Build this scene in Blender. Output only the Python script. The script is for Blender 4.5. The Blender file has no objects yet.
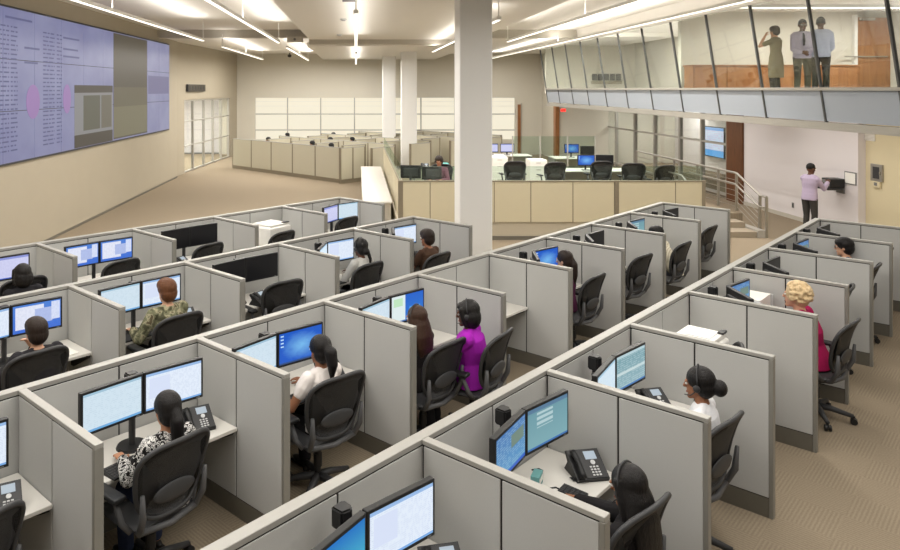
import bpy, bmesh, math, random
from mathutils import Vector, Matrix, Euler
random.seed(7)
PI = math.pi
SC = bpy.context.scene
COL = SC.collection
H = 3.93                      # eye height
R2I = 1 / math.sqrt(2)

# ------------------------------------------------------------------ materials
def lin(c):
    return tuple(((x / 255) / 12.92 if x / 255 <= .04045 else ((x / 255 + .055) / 1.055) ** 2.4) for x in c)

MATS = {}
def nd(nt, typ, **kw):
    n = nt.nodes.new(typ)
    for k, v in kw.items():
        if k in n.inputs.keys() if isinstance(k, str) else False:
            n.inputs[k].default_value = v
        else:
            setattr(n, k, v)
    return n

def mat(name, rgb, rough=.6, metal=0., noise=0., nscale=40., bump=0., bscale=200., spec=.4, emit=None, estr=0., stretch=None, coat=0.):
    if name in MATS: return MATS[name]
    m = bpy.data.materials.new(name); m.use_nodes = True
    nt = m.node_tree; b = nt.nodes['Principled BSDF']
    c = lin(rgb) + (1,)
    b.inputs['Base Color'].default_value = c
    b.inputs['Roughness'].default_value = rough
    b.inputs['Metallic'].default_value = metal
    b.inputs['Specular IOR Level'].default_value = spec
    if coat: b.inputs['Coat Weight'].default_value = coat
    tc = nd(nt, 'ShaderNodeTexCoord'); src = tc.outputs['Object']
    if stretch:
        mp = nd(nt, 'ShaderNodeMapping'); mp.inputs['Scale'].default_value = stretch
        nt.links.new(src, mp.inputs['Vector']); src = mp.outputs['Vector']
    if noise:
        n = nd(nt, 'ShaderNodeTexNoise'); n.inputs['Scale'].default_value = nscale; n.inputs['Detail'].default_value = 4
        nt.links.new(src, n.inputs['Vector'])
        mx = nd(nt, 'ShaderNodeMix', data_type='RGBA')
        mx.inputs[6].default_value = tuple(max(0, x * (1 - noise)) for x in c[:3]) + (1,)
        mx.inputs[7].default_value = tuple(min(1, x * (1 + noise)) for x in c[:3]) + (1,)
        nt.links.new(n.outputs['Fac'], mx.inputs[0]); nt.links.new(mx.outputs[2], b.inputs['Base Color'])
    if bump:
        n2 = nd(nt, 'ShaderNodeTexNoise'); n2.inputs['Scale'].default_value = bscale; n2.inputs['Detail'].default_value = 2
        nt.links.new(src, n2.inputs['Vector'])
        bp = nd(nt, 'ShaderNodeBump'); bp.inputs['Strength'].default_value = bump; bp.inputs['Distance'].default_value = .01
        nt.links.new(n2.outputs['Fac'], bp.inputs['Height']); nt.links.new(bp.outputs['Normal'], b.inputs['Normal'])
    if emit:
        b.inputs['Emission Color'].default_value = lin(emit) + (1,)
        b.inputs['Emission Strength'].default_value = estr
    MATS[name] = m
    return m

def ramp_mat(name, stops, tex='noise', scale=12., rough=.8, distortion=0., interp='CONSTANT', stretch=None, detail=3, bump=0.):
    if name in MATS: return MATS[name]
    m = bpy.data.materials.new(name); m.use_nodes = True
    nt = m.node_tree; b = nt.nodes['Principled BSDF']; b.inputs['Roughness'].default_value = rough
    b.inputs['Specular IOR Level'].default_value = .25
    tc = nd(nt, 'ShaderNodeTexCoord'); src = tc.outputs['Object']
    if stretch:
        mp = nd(nt, 'ShaderNodeMapping'); mp.inputs['Scale'].default_value = stretch
        nt.links.new(src, mp.inputs['Vector']); src = mp.outputs['Vector']
    if tex == 'noise':
        t = nd(nt, 'ShaderNodeTexNoise'); t.inputs['Scale'].default_value = scale; t.inputs['Detail'].default_value = detail
        t.inputs['Distortion'].default_value = distortion
    else:
        t = nd(nt, 'ShaderNodeTexWave'); t.inputs['Scale'].default_value = scale; t.inputs['Distortion'].default_value = distortion
        t.inputs['Detail'].default_value = detail
    nt.links.new(src, t.inputs['Vector'])
    r = nd(nt, 'ShaderNodeValToRGB'); r.color_ramp.interpolation = interp
    els = r.color_ramp.elements
    while len(els) < len(stops): els.new(.5)
    for e, (p, c) in zip(els, stops): e.position = p; e.color = lin(c) + (1,)
    nt.links.new(t.outputs['Fac'], r.inputs['Fac']); nt.links.new(r.outputs['Color'], b.inputs['Base Color'])
    if bump:
        bp = nd(nt, 'ShaderNodeBump'); bp.inputs['Strength'].default_value = bump; bp.inputs['Distance'].default_value = .01
        nt.links.new(t.outputs['Fac'], bp.inputs['Height']); nt.links.new(bp.outputs['Normal'], b.inputs['Normal'])
    MATS[name] = m
    return m

def emis(name, rgb, s):
    if name in MATS: return MATS[name]
    m = bpy.data.materials.new(name); m.use_nodes = True; nt = m.node_tree
    b = nt.nodes['Principled BSDF']
    b.inputs['Base Color'].default_value = (.02, .02, .02, 1); b.inputs['Roughness'].default_value = .4
    b.inputs['Specular IOR Level'].default_value = .2
    b.inputs['Emission Color'].default_value = lin(rgb) + (1,); b.inputs['Emission Strength'].default_value = s
    MATS[name] = m
    return m

def glass(name, tint=(240, 248, 244), refl=.07):
    if name in MATS: return MATS[name]
    m = bpy.data.materials.new(name); m.use_nodes = True; nt = m.node_tree
    nt.nodes.remove(nt.nodes['Principled BSDF']); out = nt.nodes['Material Output']
    tr = nd(nt, 'ShaderNodeBsdfTransparent'); tr.inputs['Color'].default_value = lin(tint) + (1,)
    gl = nd(nt, 'ShaderNodeBsdfGlossy'); gl.inputs['Roughness'].default_value = .02
    fr = nd(nt, 'ShaderNodeLayerWeight'); fr.inputs['Blend'].default_value = .25
    mu = nd(nt, 'ShaderNodeMath', operation='MULTIPLY_ADD'); mu.inputs[1].default_value = .16; mu.inputs[2].default_value = refl * .3
    mx = nd(nt, 'ShaderNodeMixShader')
    nt.links.new(fr.outputs['Fresnel'], mu.inputs[0]); nt.links.new(mu.outputs[0], mx.inputs[0])
    nt.links.new(tr.outputs[0], mx.inputs[1]); nt.links.new(gl.outputs[0], mx.inputs[2]); nt.links.new(mx.outputs[0], out.inputs['Surface'])
    MATS[name] = m
    return m

def carpet(name, a, b_, rot=PI / 4):
    m = bpy.data.materials.new(name); m.use_nodes = True; nt = m.node_tree; b = nt.nodes['Principled BSDF']
    b.inputs['Roughness'].default_value = .95; b.inputs['Specular IOR Level'].default_value = .1
    tc = nd(nt, 'ShaderNodeTexCoord'); mp = nd(nt, 'ShaderNodeMapping'); mp.inputs['Rotation'].default_value = (0, 0, rot)
    nt.links.new(tc.outputs['Object'], mp.inputs['Vector'])
    w = []
    for d in ('X', 'Y'):
        t = nd(nt, 'ShaderNodeTexWave', bands_direction=d); t.inputs['Scale'].default_value = 9.5
        t.inputs['Distortion'].default_value = 1.1; t.inputs['Detail'].default_value = 2; t.inputs['Detail Scale'].default_value = 3
        nt.links.new(mp.outputs[0], t.inputs['Vector']); w.append(t)
    ck = nd(nt, 'ShaderNodeTexChecker'); ck.inputs['Scale'].default_value = 2.2
    nt.links.new(mp.outputs[0], ck.inputs['Vector'])
    mx = nd(nt, 'ShaderNodeMix', data_type='FLOAT')
    nt.links.new(ck.outputs['Fac'], mx.inputs[0]); nt.links.new(w[0].outputs['Fac'], mx.inputs[2]); nt.links.new(w[1].outputs['Fac'], mx.inputs[3])
    n = nd(nt, 'ShaderNodeTexNoise'); n.inputs['Scale'].default_value = 60; n.inputs['Detail'].default_value = 3
    nt.links.new(tc.outputs['Object'], n.inputs['Vector'])
    ad = nd(nt, 'ShaderNodeMath', operation='MULTIPLY_ADD'); ad.inputs[1].default_value = .55
    nt.links.new(n.outputs['Fac'], ad.inputs[0]); 
    m2 = nd(nt, 'ShaderNodeMath', operation='MULTIPLY'); m2.inputs[1].default_value = .24
    nt.links.new(mx.outputs[0], m2.inputs[0]); nt.links.new(m2.outputs[0], ad.inputs[2])
    c = nd(nt, 'ShaderNodeMix', data_type='RGBA'); c.inputs[6].default_value = lin(a) + (1,); c.inputs[7].default_value = lin(b_) + (1,)
    nt.links.new(ad.outputs[0], c.inputs[0]); nt.links.new(c.outputs[2], b.inputs['Base Color'])
    bp = nd(nt, 'ShaderNodeBump'); bp.inputs['Strength'].default_value = .3; bp.inputs['Distance'].default_value = .004
    nt.links.new(ad.outputs[0], bp.inputs['Height']); nt.links.new(bp.outputs['Normal'], b.inputs['Normal'])
    return m

# ------------------------------------------------------------------ mesh builder
class MB:
    def __init__(s): s.bm = bmesh.new(); s.uv = None
    def _new(s, vs, fs):
        v = [s.bm.verts.new(p) for p in vs]
        out = []
        for f in fs:
            try: out.append(s.bm.faces.new([v[i] for i in f]))
            except ValueError: pass
        return v, out
    def box(s, c, d, bev=0., rz=0., M=None, seg=2):
        hx, hy, hz = d[0] / 2, d[1] / 2, d[2] / 2
        R = Matrix.Translation(Vector(c)) @ Matrix.Rotation(rz, 4, 'Z')
        if M is not None: R = M @ R
        vs = [R @ Vector((x * hx, y * hy, z * hz)) for x in (-1, 1) for y in (-1, 1) for z in (-1, 1)]
        v, f = s._new(vs, [(0, 1, 3, 2), (4, 6, 7, 5), (0, 4, 5, 1), (2, 3, 7, 6), (0, 2, 6, 4), (1, 5, 7, 3)])
        if bev > 0:
            es = list({e for ff in f for e in ff.edges})
            bmesh.ops.bevel(s.bm, geom=es, offset=bev, segments=seg, affect='EDGES', profile=.6)
        return s
    def bx(s, x0, x1, y0, y1, z0, z1, bev=0., **k):
        return s.box(((x0 + x1) / 2, (y0 + y1) / 2, (z0 + z1) / 2), (abs(x1 - x0), abs(y1 - y0), abs(z1 - z0)), bev, **k)
    def quad(s, pts, uvs=None):
        v, f = s._new(pts, [tuple(range(len(pts)))])
        if uvs and f:
            L = s.bm.loops.layers.uv.verify()
            for l, u in zip(f[0].loops, uvs): l[L].uv = u
        return s
    def prism(s, poly, axis, a, b):
        """poly 2D outline extruded along axis ('x','y','z') from a to b"""
        def P(p, t):
            return {'x': (t, p[0], p[1]), 'y': (p[0], t, p[1]), 'z': (p[0], p[1], t)}[axis]
        n = len(poly)
        vs = [P(p, a) for p in poly] + [P(p, b) for p in poly]
        fs = [tuple(range(n)), tuple(range(2 * n - 1, n - 1, -1))] + [(i, (i + 1) % n, n + (i + 1) % n, n + i) for i in range(n)]
        v, f = s._new(vs, fs)
        bmesh.ops.recalc_face_normals(s.bm, faces=f)
        return s
    def loft(s, rings, cap=True, closed=False):
        n = len(rings[0]); vs = [p for r in rings for p in r]; fs = []
        m = len(rings)
        for i in range(m if closed else m - 1):
            a, b = i * n, ((i + 1) % m) * n
            for j in range(n): fs.append((a + j, a + (j + 1) % n, b + (j + 1) % n, b + j))
        if cap and not closed: fs += [tuple(range(n - 1, -1, -1)), tuple(range((m - 1) * n, m * n))]
        v, f = s._new(vs, fs)
        bmesh.ops.recalc_face_normals(s.bm, faces=f)
        return s
    def tube(s, pts, r, n=8, closed=False, flat=1.):
        pts = [Vector(p) for p in pts]; rr = r if isinstance(r, (list, tuple)) else [r] * len(pts)
        rings = []; m = len(pts); up0 = None
        for i, p in enumerate(pts):
            if closed: d = pts[(i + 1) % m] - pts[i - 1]
            else: d = pts[min(i + 1, m - 1)] - pts[max(i - 1, 0)]
            d.normalize()
            if up0 is None: up0 = Vector((0, 0, 1)) if abs(d.z) < .95 else Vector((1, 0, 0))
            a = d.cross(up0)
            if a.length < 1e-4: a = d.orthogonal()
            a.normalize(); b = a.cross(d); up0 = b
            rings.append([p + a * (math.cos(2 * PI * k / n) * rr[i]) + b * (math.sin(2 * PI * k / n) * rr[i] * flat) for k in range(n)])
        return s.loft(rings, closed=closed)
    def cyl(s, a, b, r, r2=None, n=12):
        return s.tube([a, b], [r, r if r2 is None else r2], n)
    def ell(s, c, r, R=None, seg=14, rg=9):
        c = Vector(c); M3 = R.to_3x3() if R is not None else Matrix.Identity(3)
        rings = []
        vs = [c + M3 @ Vector((0, 0, -r[2]))]; 
        for i in range(1, rg):
            t = PI * i / rg - PI / 2
            for j in range(seg):
                a = 2 * PI * j / seg
                vs.append(c + M3 @ Vector((r[0] * math.cos(t) * math.cos(a), r[1] * math.cos(t) * math.sin(a), r[2] * math.sin(t))))
        vs.append(c + M3 @ Vector((0, 0, r[2])))
        fs = []
        for j in range(seg): fs.append((0, 1 + (j + 1) % seg, 1 + j))
        for i in range(rg - 2):
            for j in range(seg):
                a = 1 + i * seg; b = a + seg
                fs.append((a + j, a + (j + 1) % seg, b + (j + 1) % seg, b + j))
        t = len(vs) - 1; a = 1 + (rg - 2) * seg
        for j in range(seg): fs.append((a + j, a + (j + 1) % seg, t))
        s._new(vs, fs)
        return s
    def caps(s, pts, radii, n=10):
        """rounded limb: tapered tube with spheres at the joints"""
        for i, p in enumerate(pts): s.ell(p, (radii[i],) * 3, seg=n, rg=7)
        for i in range(len(pts) - 1): s.cyl(pts[i], pts[i + 1], radii[i], radii[i + 1], n)
        return s
    def build(s, name, m, parent=None, smooth=False, loc=None, rz=None):
        me = bpy.data.meshes.new(name); s.bm.to_mesh(me); s.bm.free()
        if m is not None:
            for x in (m if isinstance(m, list) else [m]): me.materials.append(x)
        o = bpy.data.objects.new(name, me); COL.objects.link(o)
        if smooth:
            me.polygons.foreach_set('use_smooth', [True] * len(me.polygons))
        if parent is not None: o.parent = parent
        if loc is not None: o.location = loc
        if rz is not None: o.rotation_euler = (0, 0, rz)
        return o

def shade_auto(o, ang=40):
    me = o.data; me.polygons.foreach_set('use_smooth', [True] * len(me.polygons))
    try: me.set_sharp_from_angle(angle=math.radians(ang))
    except Exception: pass
    return o

def tag(o, label, cat, group=None, kind=None):
    o['label'] = label; o['category'] = cat
    if group: o['group'] = group
    if kind: o['kind'] = kind
    n = len(label.split())
    if not 4 <= n <= 16: print('LABEL LEN', n, label)
    return o
def thing(name, label, cat, loc=(0, 0, 0), rz=0., group=None):
    o = bpy.data.objects.new(name, None); COL.objects.link(o); o.empty_display_size = .1
    o.location = loc; o.rotation_euler = (0, 0, rz)
    return tag(o, label, cat, group)
def struct(o):
    o['kind'] = 'structure'; return o
KIDS = {}
def dup(o, parent=None):
    c = o.copy(); COL.objects.link(c)
    if parent is not None: c.parent = parent
    for ch in list(o.children): dup(ch, c)
    return c
def inst(proto, loc, rz, label, group=None):
    if not proto.get('used'):
        proto['used'] = 1; o = proto
    else: o = dup(proto)
    o.location = loc; o.rotation_euler = (0, 0, rz); o['label'] = label
    if group: o['group'] = group
    elif 'group' in o: del o['group']
    n = len(label.split())
    if not 4 <= n <= 16: print('LABEL LEN', n, label)
    return o

K = .82                      # one cubicle grid unit in metres
S = .892                     # the same for the hall around them
FY = 1.04                    # depth of both measured again against the camera's focal length
FPX = 698 * FY; GA = math.atan(1 / FY); KU = K * math.sqrt((1 + FY * FY) / 2)
def W(u, v, z=0., du=0., dv=0.):   # cubicle grid (plus an offset in metres) -> world
    return Vector(((u + v) * R2I * K + du * math.sin(GA) + dv * math.cos(GA), (u - v) * R2I * K * FY + du * math.cos(GA) - dv * math.sin(GA), z))
SCALED = set()
KEEP = ('office_chair', 'person', 'monitor', 'desk_phone', 'far_monitor')
def scale_hall():
    for o in SC.objects:
        if o.parent is None and o.name not in SCALED:
            SCALED.add(o.name); o.location = Vector((o.location.x * S, o.location.y * S * FY, o.location.z * S))
            if o.name.split('.')[0] not in KEEP:
                o.scale = o.scale * S
                if abs(o.rotation_euler.z) < 1e-4 and o.type != 'LIGHT': o.scale.y *= FY
RZ = -GA                      # local +x = away from the spine wall, local +y = along it

# ------------------------------------------------------------------ palette
M_floor = carpet('carpet', (118, 106, 90), (166, 152, 130))
M_wallL = mat('tan_paint', (166, 157, 139), .75, noise=.03, nscale=1.5, bump=.05)
M_wallB = mat('cream_paint', (208, 203, 190), .75, noise=.02, nscale=1.5)
M_wallW = mat('white_paint', (222, 216, 216), .7, noise=.015, nscale=1.5)
M_wallY = mat('yellow_paint', (214, 202, 168), .7, noise=.02, nscale=1.5)
M_ceil = mat('ceiling_white', (226, 222, 214), .8, noise=.015, nscale=2)
M_beam = mat('ceiling_beam', (190, 184, 172), .8, noise=.02, nscale=2)
M_col = mat('column_paint', (228, 227, 224), .6, noise=.015, nscale=2)
M_fab = mat('panel_fabric', (184, 184, 181), .85, noise=.05, nscale=160, bump=.12, bscale=500)
M_cap = mat('panel_trim_metal', (160, 158, 152), .45, .15, noise=.03, nscale=15)
M_end = mat('panel_end_metal', (140, 138, 131), .45, .25, noise=.03, nscale=15)
M_core = mat('panel_core_dark', (40, 39, 36), .7, noise=.1)
M_kick = mat('kick_plate', (112, 108, 98), .5, .2, noise=.05, nscale=20)
M_desk = mat('desk_laminate', (212, 209, 202), .4, noise=.015, nscale=30)
M_blk = mat('black_plastic', (30, 30, 31), .45, noise=.15, nscale=50)
M_blk2 = mat('dark_grey_plastic', (54, 54, 55), .5, noise=.1, nscale=50)
M_gry = mat('grey_plastic', (120, 120, 118), .5, noise=.05, nscale=50)
M_btn = mat('button_grey', (205, 206, 206), .5, noise=.03)
M_steel = mat('brushed_steel', (170, 166, 158), .35, .75, noise=.06, nscale=30)
M_alu = mat('aluminium_frame', (172, 168, 160), .45, .3, noise=.04, nscale=30)
M_dkfr = mat('dark_mullion', (84, 84, 82), .45, .3, noise=.05, nscale=30)
M_chr = mat('chrome', (190, 190, 188), .2, .9, noise=.03)
M_wht = mat('white_plastic', (232, 230, 224), .45, noise=.015, nscale=20)
M_paper = mat('paper', (238, 236, 228), .8, noise=.02, nscale=60)
M_wood = ramp_mat('warm_wood', [(.25, (128, 82, 48)), (.6, (150, 102, 62)), (.9, (170, 122, 80))], 'noise', 6, .45, 1.2, 'LINEAR', (1, 1, .12))
M_wood2 = ramp_mat('dark_wood', [(.25, (84, 52, 30)), (.6, (104, 66, 40)), (.9, (122, 80, 50))], 'noise', 6, .5, 1.2, 'LINEAR', (6, 6, .3))
M_tan = mat('tan_guard_panel', (198, 188, 160), .7, noise=.03, nscale=3, bump=.05)
M_beige = mat('beige_panel_fabric', (188, 182, 162), .85, noise=.05, nscale=120, bump=.1)
M_bfr = mat('beige_panel_frame', (134, 124, 106), .5, .2, noise=.04)
M_glass = glass('clear_glass', (250, 253, 251), .05)
M_glassg = glass('greenish_glass', (238, 246, 241), .08)
M_span = mat('spandrel_glass', (156, 162, 170), .6, noise=.02, nscale=3, spec=.4)

def netmat(name, rgb, holes=.16):
    m = bpy.data.materials.new(name); m.use_nodes = True; nt = m.node_tree; b = nt.nodes['Principled BSDF']
    b.inputs['Base Color'].default_value = lin(rgb) + (1,); b.inputs['Roughness'].default_value = .6
    tc = nd(nt, 'ShaderNodeTexCoord'); n = nd(nt, 'ShaderNodeTexNoise'); n.inputs['Scale'].default_value = 300
    nt.links.new(tc.outputs['Object'], n.inputs['Vector'])
    mu = nd(nt, 'ShaderNodeMath', operation='MULTIPLY'); mu.inputs[1].default_value = holes * 2
    nt.links.new(n.outputs['Fac'], mu.inputs[0])
    tr = nd(nt, 'ShaderNodeBsdfTransparent'); mx = nd(nt, 'ShaderNodeMixShader')
    nt.links.new(mu.outputs[0], mx.inputs[0]); nt.links.new(b.outputs[0], mx.inputs[1]); nt.links.new(tr.outputs[0], mx.inputs[2])
    nt.links.new(mx.outputs[0], nt.nodes['Material Output'].inputs['Surface'])
    return m
M_net = netmat('chair_mesh', (44, 44, 45))

# screens: drawn in UV on the display itself
def screen_mat(kind, s=1.0):
    key = 'screen_' + kind
    if key in MATS: return MATS[key]
    m = bpy.data.materials.new(key); m.use_nodes = True; nt = m.node_tree; b = nt.nodes['Principled BSDF']
    b.inputs['Base Color'].default_value = (.012, .012, .014, 1); b.inputs['Roughness'].default_value = .35
    b.inputs['Specular IOR Level'].default_value = .3
    L = nt.links.new
    tc = nd(nt, 'ShaderNodeTexCoord'); sx = nd(nt, 'ShaderNodeSeparateXYZ'); L(tc.outputs['UV'], sx.inputs[0])
    U, V = sx.outputs[0], sx.outputs[1]
    def math_(op, a, b_=None):
        n = nd(nt, 'ShaderNodeMath', operation=op)
        for i, x in enumerate((a, b_)):
            if x is None: continue
            if isinstance(x, (int, float)): n.inputs[i].default_value = x
            else: L(x, n.inputs[i])
        return n.outputs[0]
    def mix(f, a, c):
        n = nd(nt, 'ShaderNodeMix', data_type='RGBA')
        if isinstance(f, (int, float)): n.inputs[0].default_value = f
        else: L(f, n.inputs[0])
        for i, x in ((6, a), (7, c)):
            if isinstance(x, tuple): n.inputs[i].default_value = lin(x) + (1,)
            else: L(x, n.inputs[i])
        return n.outputs[2]
    def rect(u0, u1, v0, v1):
        a = math_('MULTIPLY', math_('GREATER_THAN', U, u0), math_('LESS_THAN', U, u1))
        c = math_('MULTIPLY', math_('GREATER_THAN', V, v0), math_('LESS_THAN', V, v1))
        return math_('MULTIPLY', a, c)
    def text(rows, cols, thr):
        n = nd(nt, 'ShaderNodeTexNoise'); mp = nd(nt, 'ShaderNodeMapping'); mp.inputs['Scale'].default_value = (cols, 3, 1)
        L(tc.outputs['UV'], mp.inputs['Vector']); L(mp.outputs[0], n.inputs['Vector']); n.inputs['Scale'].default_value = 3; n.inputs['Detail'].default_value = 1
        row = math_('LESS_THAN', math_('FRACT', math_('MULTIPLY', V, rows)), .45)
        return math_('MULTIPLY', row, math_('GREATER_THAN', n.outputs['Fac'], thr))
    if kind == 'white':
        c = mix(math_('MULTIPLY', text(26, 9, .5), .25), (226, 236, 250), (150, 170, 205))
        c = mix(rect(0, 1, .93, 1), c, (150, 185, 228)); c = mix(rect(0, 1, 0, .05), c, (120, 170, 225))
        c = mix(rect(.06, .42, .3, .86), c, (214, 224, 246))
    elif kind == 'pale':
        c = mix(math_('MULTIPLY', text(20, 6, .52), .2), (208, 226, 238), (150, 180, 200))
        c = mix(rect(0, 1, 0, .06), c, (110, 170, 220)); c = mix(rect(0, 1, .94, 1), c, (160, 195, 215))
    elif kind == 'lavender':
        c = mix(math_('MULTIPLY', text(24, 7, .5), .22), (206, 208, 240), (150, 155, 205))
        c = mix(rect(0, 1, .9, 1), c, (140, 150, 215)); c = mix(rect(0, 1, 0, .05), c, (70, 100, 190))
    elif kind == 'windows_on_blue':
        c = mix(V, (62, 110, 210), (74, 128, 214))
        c = mix(rect(.05, .64, .12, .93), c, (226, 230, 246)); c = mix(rect(.45, .82, .25, .78), c, (176, 190, 232))
        c = mix(rect(.8, .98, .3, .96), c, (214, 222, 246)); c = mix(math_('MULTIPLY', text(22, 7, .52), .18), c, (120, 140, 190))
    elif kind == 'blue':
        d = nd(nt, 'ShaderNodeVectorMath', operation='DISTANCE'); d.inputs[1].default_value = (.52, .5, 0); L(tc.outputs['UV'], d.inputs[0])
        n = nd(nt, 'ShaderNodeTexNoise'); n.inputs['Scale'].default_value = 3; n.inputs['Distortion'].default_value = 2; L(tc.outputs['UV'], n.inputs['Vector'])
        g = math_('SUBTRACT', 1., math_('MULTIPLY', math_('ADD', d.outputs['Value'], math_('MULTIPLY', n.outputs['Fac'], .25)), 1.7)); 
        cl = nd(nt, 'ShaderNodeClamp'); L(g, cl.inputs[0])
        c = mix(cl.outputs[0], (22, 88, 196), (130, 200, 244)); c = mix(rect(0, 1, 0, .05), c, (50, 80, 130))
        c = mix(math_('MULTIPLY', rect(.03, .1, .5, .95), math_('LESS_THAN', math_('FRACT', math_('MULTIPLY', V, 9)), .4)), c, (190, 220, 240))
    elif kind == 'cyanblue':
        c = mix(V, (70, 190, 205), (12, 110, 190)); 
    elif kind == 'page_and_blue':
        c = mix(V, (40, 120, 210), (30, 96, 200)); c = mix(rect(.55, .9, .3, .5), c, (90, 170, 230))
        c = mix(rect(0, .42, 0, 1), c, (222, 236, 236)); c = mix(rect(.06, .34, .6, .9), c, (190, 228, 190)); c = mix(rect(0, 1, 0, .05), c, (60, 110, 170))
    elif kind == 'teal':
        c = mix(V, (124, 168, 176), (104, 150, 162)); c = mix(rect(0, 1, .9, 1), c, (84, 120, 150)); c = mix(rect(0, 1, 0, .05), c, (60, 110, 170))
        n = nd(nt, 'ShaderNodeTexBrick'); n.inputs['Scale'].default_value = 9; L(tc.outputs['UV'], n.inputs['Vector'])
        c = mix(math_('MULTIPLY', rect(.22, .62, .48, .86), math_('GREATER_THAN', math_('FRACT', math_('MULTIPLY', V, 8)), .4)), c, (176, 202, 206))
    elif kind == 'teal_lines':
        c = mix(V, (142, 176, 186), (112, 156, 166)); c = mix(math_('MULTIPLY', text(16, 5, .46), .5), c, (188, 210, 214))
        c = mix(rect(0, 1, .92, 1), c, (180, 205, 212)); c = mix(rect(0, 1, .42, .5), c, (196, 214, 216)); c = mix(rect(0, 1, 0, .05), c, (70, 120, 180))
    elif kind == 'blue_lines':
        c = mix(V, (86, 150, 196), (64, 116, 176)); c = mix(math_('MULTIPLY', text(18, 5, .48), .5), c, (170, 200, 214)); c = mix(rect(.5, .95, .5, .8), c, (110, 132, 120))
        c = mix(rect(0, 1, 0, .08), c, (40, 90, 190))
    elif kind == 'chart':
        c = mix(math_('MULTIPLY', text(14, 6, .48), .5), (206, 222, 244), (220, 160, 200)); c = mix(rect(0, 1, .9, 1), c, (120, 170, 230)); c = mix(rect(0, 1, 0, .22), c, (90, 170, 235))
    else:
        c = None
    if c is not None:
        L(c, b.inputs['Emission Color']); b.inputs['Emission Strength'].default_value = s
    MATS[key] = m
    return m

# ================================================================== SETTING
XL = -7.95; YB = 42.0; ZC = 6.3
def sbox(name, x0, x1, y0, y1, z0, z1, m, bev=0):
    return struct(MB().bx(x0, x1, y0, y1, z0, z1, bev).build(name, m))
sbox('floor', XL - 4, 19, -4, YB + .3, -.12, 0, M_floor)
# left wall in two planes with a shallow pilaster, glazed opening at the far end
w = MB(); w.bx(XL - .3, XL, -4, 31.0, 0, ZC); w.build('wall_left', M_wallL)
struct(bpy.data.objects['wall_left'])
LA = -math.atan(.91 / 10.8); LO = (XL - .12, 31.2, 0)      # the far part turns slightly into the hall
w = MB(); w.bx(-.2, 0, -.25, 1.25, 0, ZC); w.bx(-.2, 0, 1.25, 9.5, 3.42, ZC); w.bx(-.2, 0, 9.5, 11.1, 0, ZC)
struct(w.build('wall_left_far', M_wallL, None, False, LO, LA))
sbox('baseboard_left', XL, XL + .012, -4, 31, 0, .07, M_kick)
# room seen through the left glazing
sbox('wall_corridor', -12.0, -11.8, 30, YB + 2, 0, 4, M_wallW)
sbox('wall_corridor_end', -11.8, XL - .3, YB + 1.2, YB + 1.4, 0, 4, M_wallW)
sbox('ceiling_corridor', -12.0, XL - .3, 31, YB + 1.4, 3.6, 3.7, M_ceil)
wn = bpy.data.objects.new('window_1', None); COL.objects.link(wn); struct(wn)
wn.location = LO; wn.rotation_euler = (0, 0, LA)
MB().bx(-.11, -.09, 1.25, 9.5, .02, 3.42).build('glass_pane', M_glass, wn)
for y in (1.3, 2.79, 4.58, 6.27, 7.88, 9.43): MB().bx(-.15, -.04, y - .05, y + .05, 0, 3.42).build('mullion', M_alu, wn)
for z in (.05, 1.25, 2.4, 3.38): MB().bx(-.14, -.05, 1.25, 9.5, z - .03, z + .03).build('transom', M_alu, wn)
# back wall with back-lit frosted band
b = MB()
xw0, xw1, zw0, zw1 = -6.05, 9.55, .9, 3.4
b.bx(XL - .3, xw0, YB, YB + .3, 0, ZC); b.bx(xw1, 11.4, YB, YB + .3, 0, ZC); b.bx(xw0, xw1, YB, YB + .3, 0, zw0); b.bx(xw0, xw1, YB, YB + .3, zw1, ZC)
struct(b.build('wall_back', M_wallB))
wn = bpy.data.objects.new('window_2', None); COL.objects.link(wn); struct(wn)
M_lit = emis('backlit_frosted_pane', (255, 246, 222), .9)
MB().bx(xw0, xw1, YB + .1, YB + .14, zw0, zw1).build('frosted_pane', M_lit, wn)
for px in (287.5, 320.7, 354.5, 388, 421, 455, 488):
    x = (px - 356) / 698 * YB; MB().bx(x - .035, x + .035, YB + .03, YB + .12, zw0, zw1).build('mullion', M_alu, wn)
for z in (2.42, 1.46): MB().bx(xw0, xw1, YB + .04, YB + .11, z - .03, z + .03).build('transom', M_alu, wn)
for z in (2.9, 3.18): MB().bx(xw0, xw1, YB + .09, YB + .105, z - .012, z + .012).build('blind_slat', mat('blind', (236, 230, 214), .6, noise=.02), wn)
# ceiling: high bays, cross beams and lower clouds
sbox('ceiling', XL - .3, 19, -4, 28.2, ZC, ZC + .15, M_ceil)
sbox('ceiling_far', XL - .3, 13, 28.2, YB + .3, 6.05, 6.2, M_ceil)
sbox('trim_1', XL, 9.0, 27.9, 28.3, 5.98, ZC, M_beam)
sbox('ceiling_cloud', -1.87, 4.77, -4, 27.8, 5.9, 6.02, M_ceil, .03)
sbox('ceiling_cloud_far', -2.0, 4.77, 28.5, YB - .05, 5.7, 5.85, M_ceil, .03)
sbox('trim_2', -1.87, 4.77, 27.82, 28.45, 5.72, 6.0, M_beam)
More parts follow.
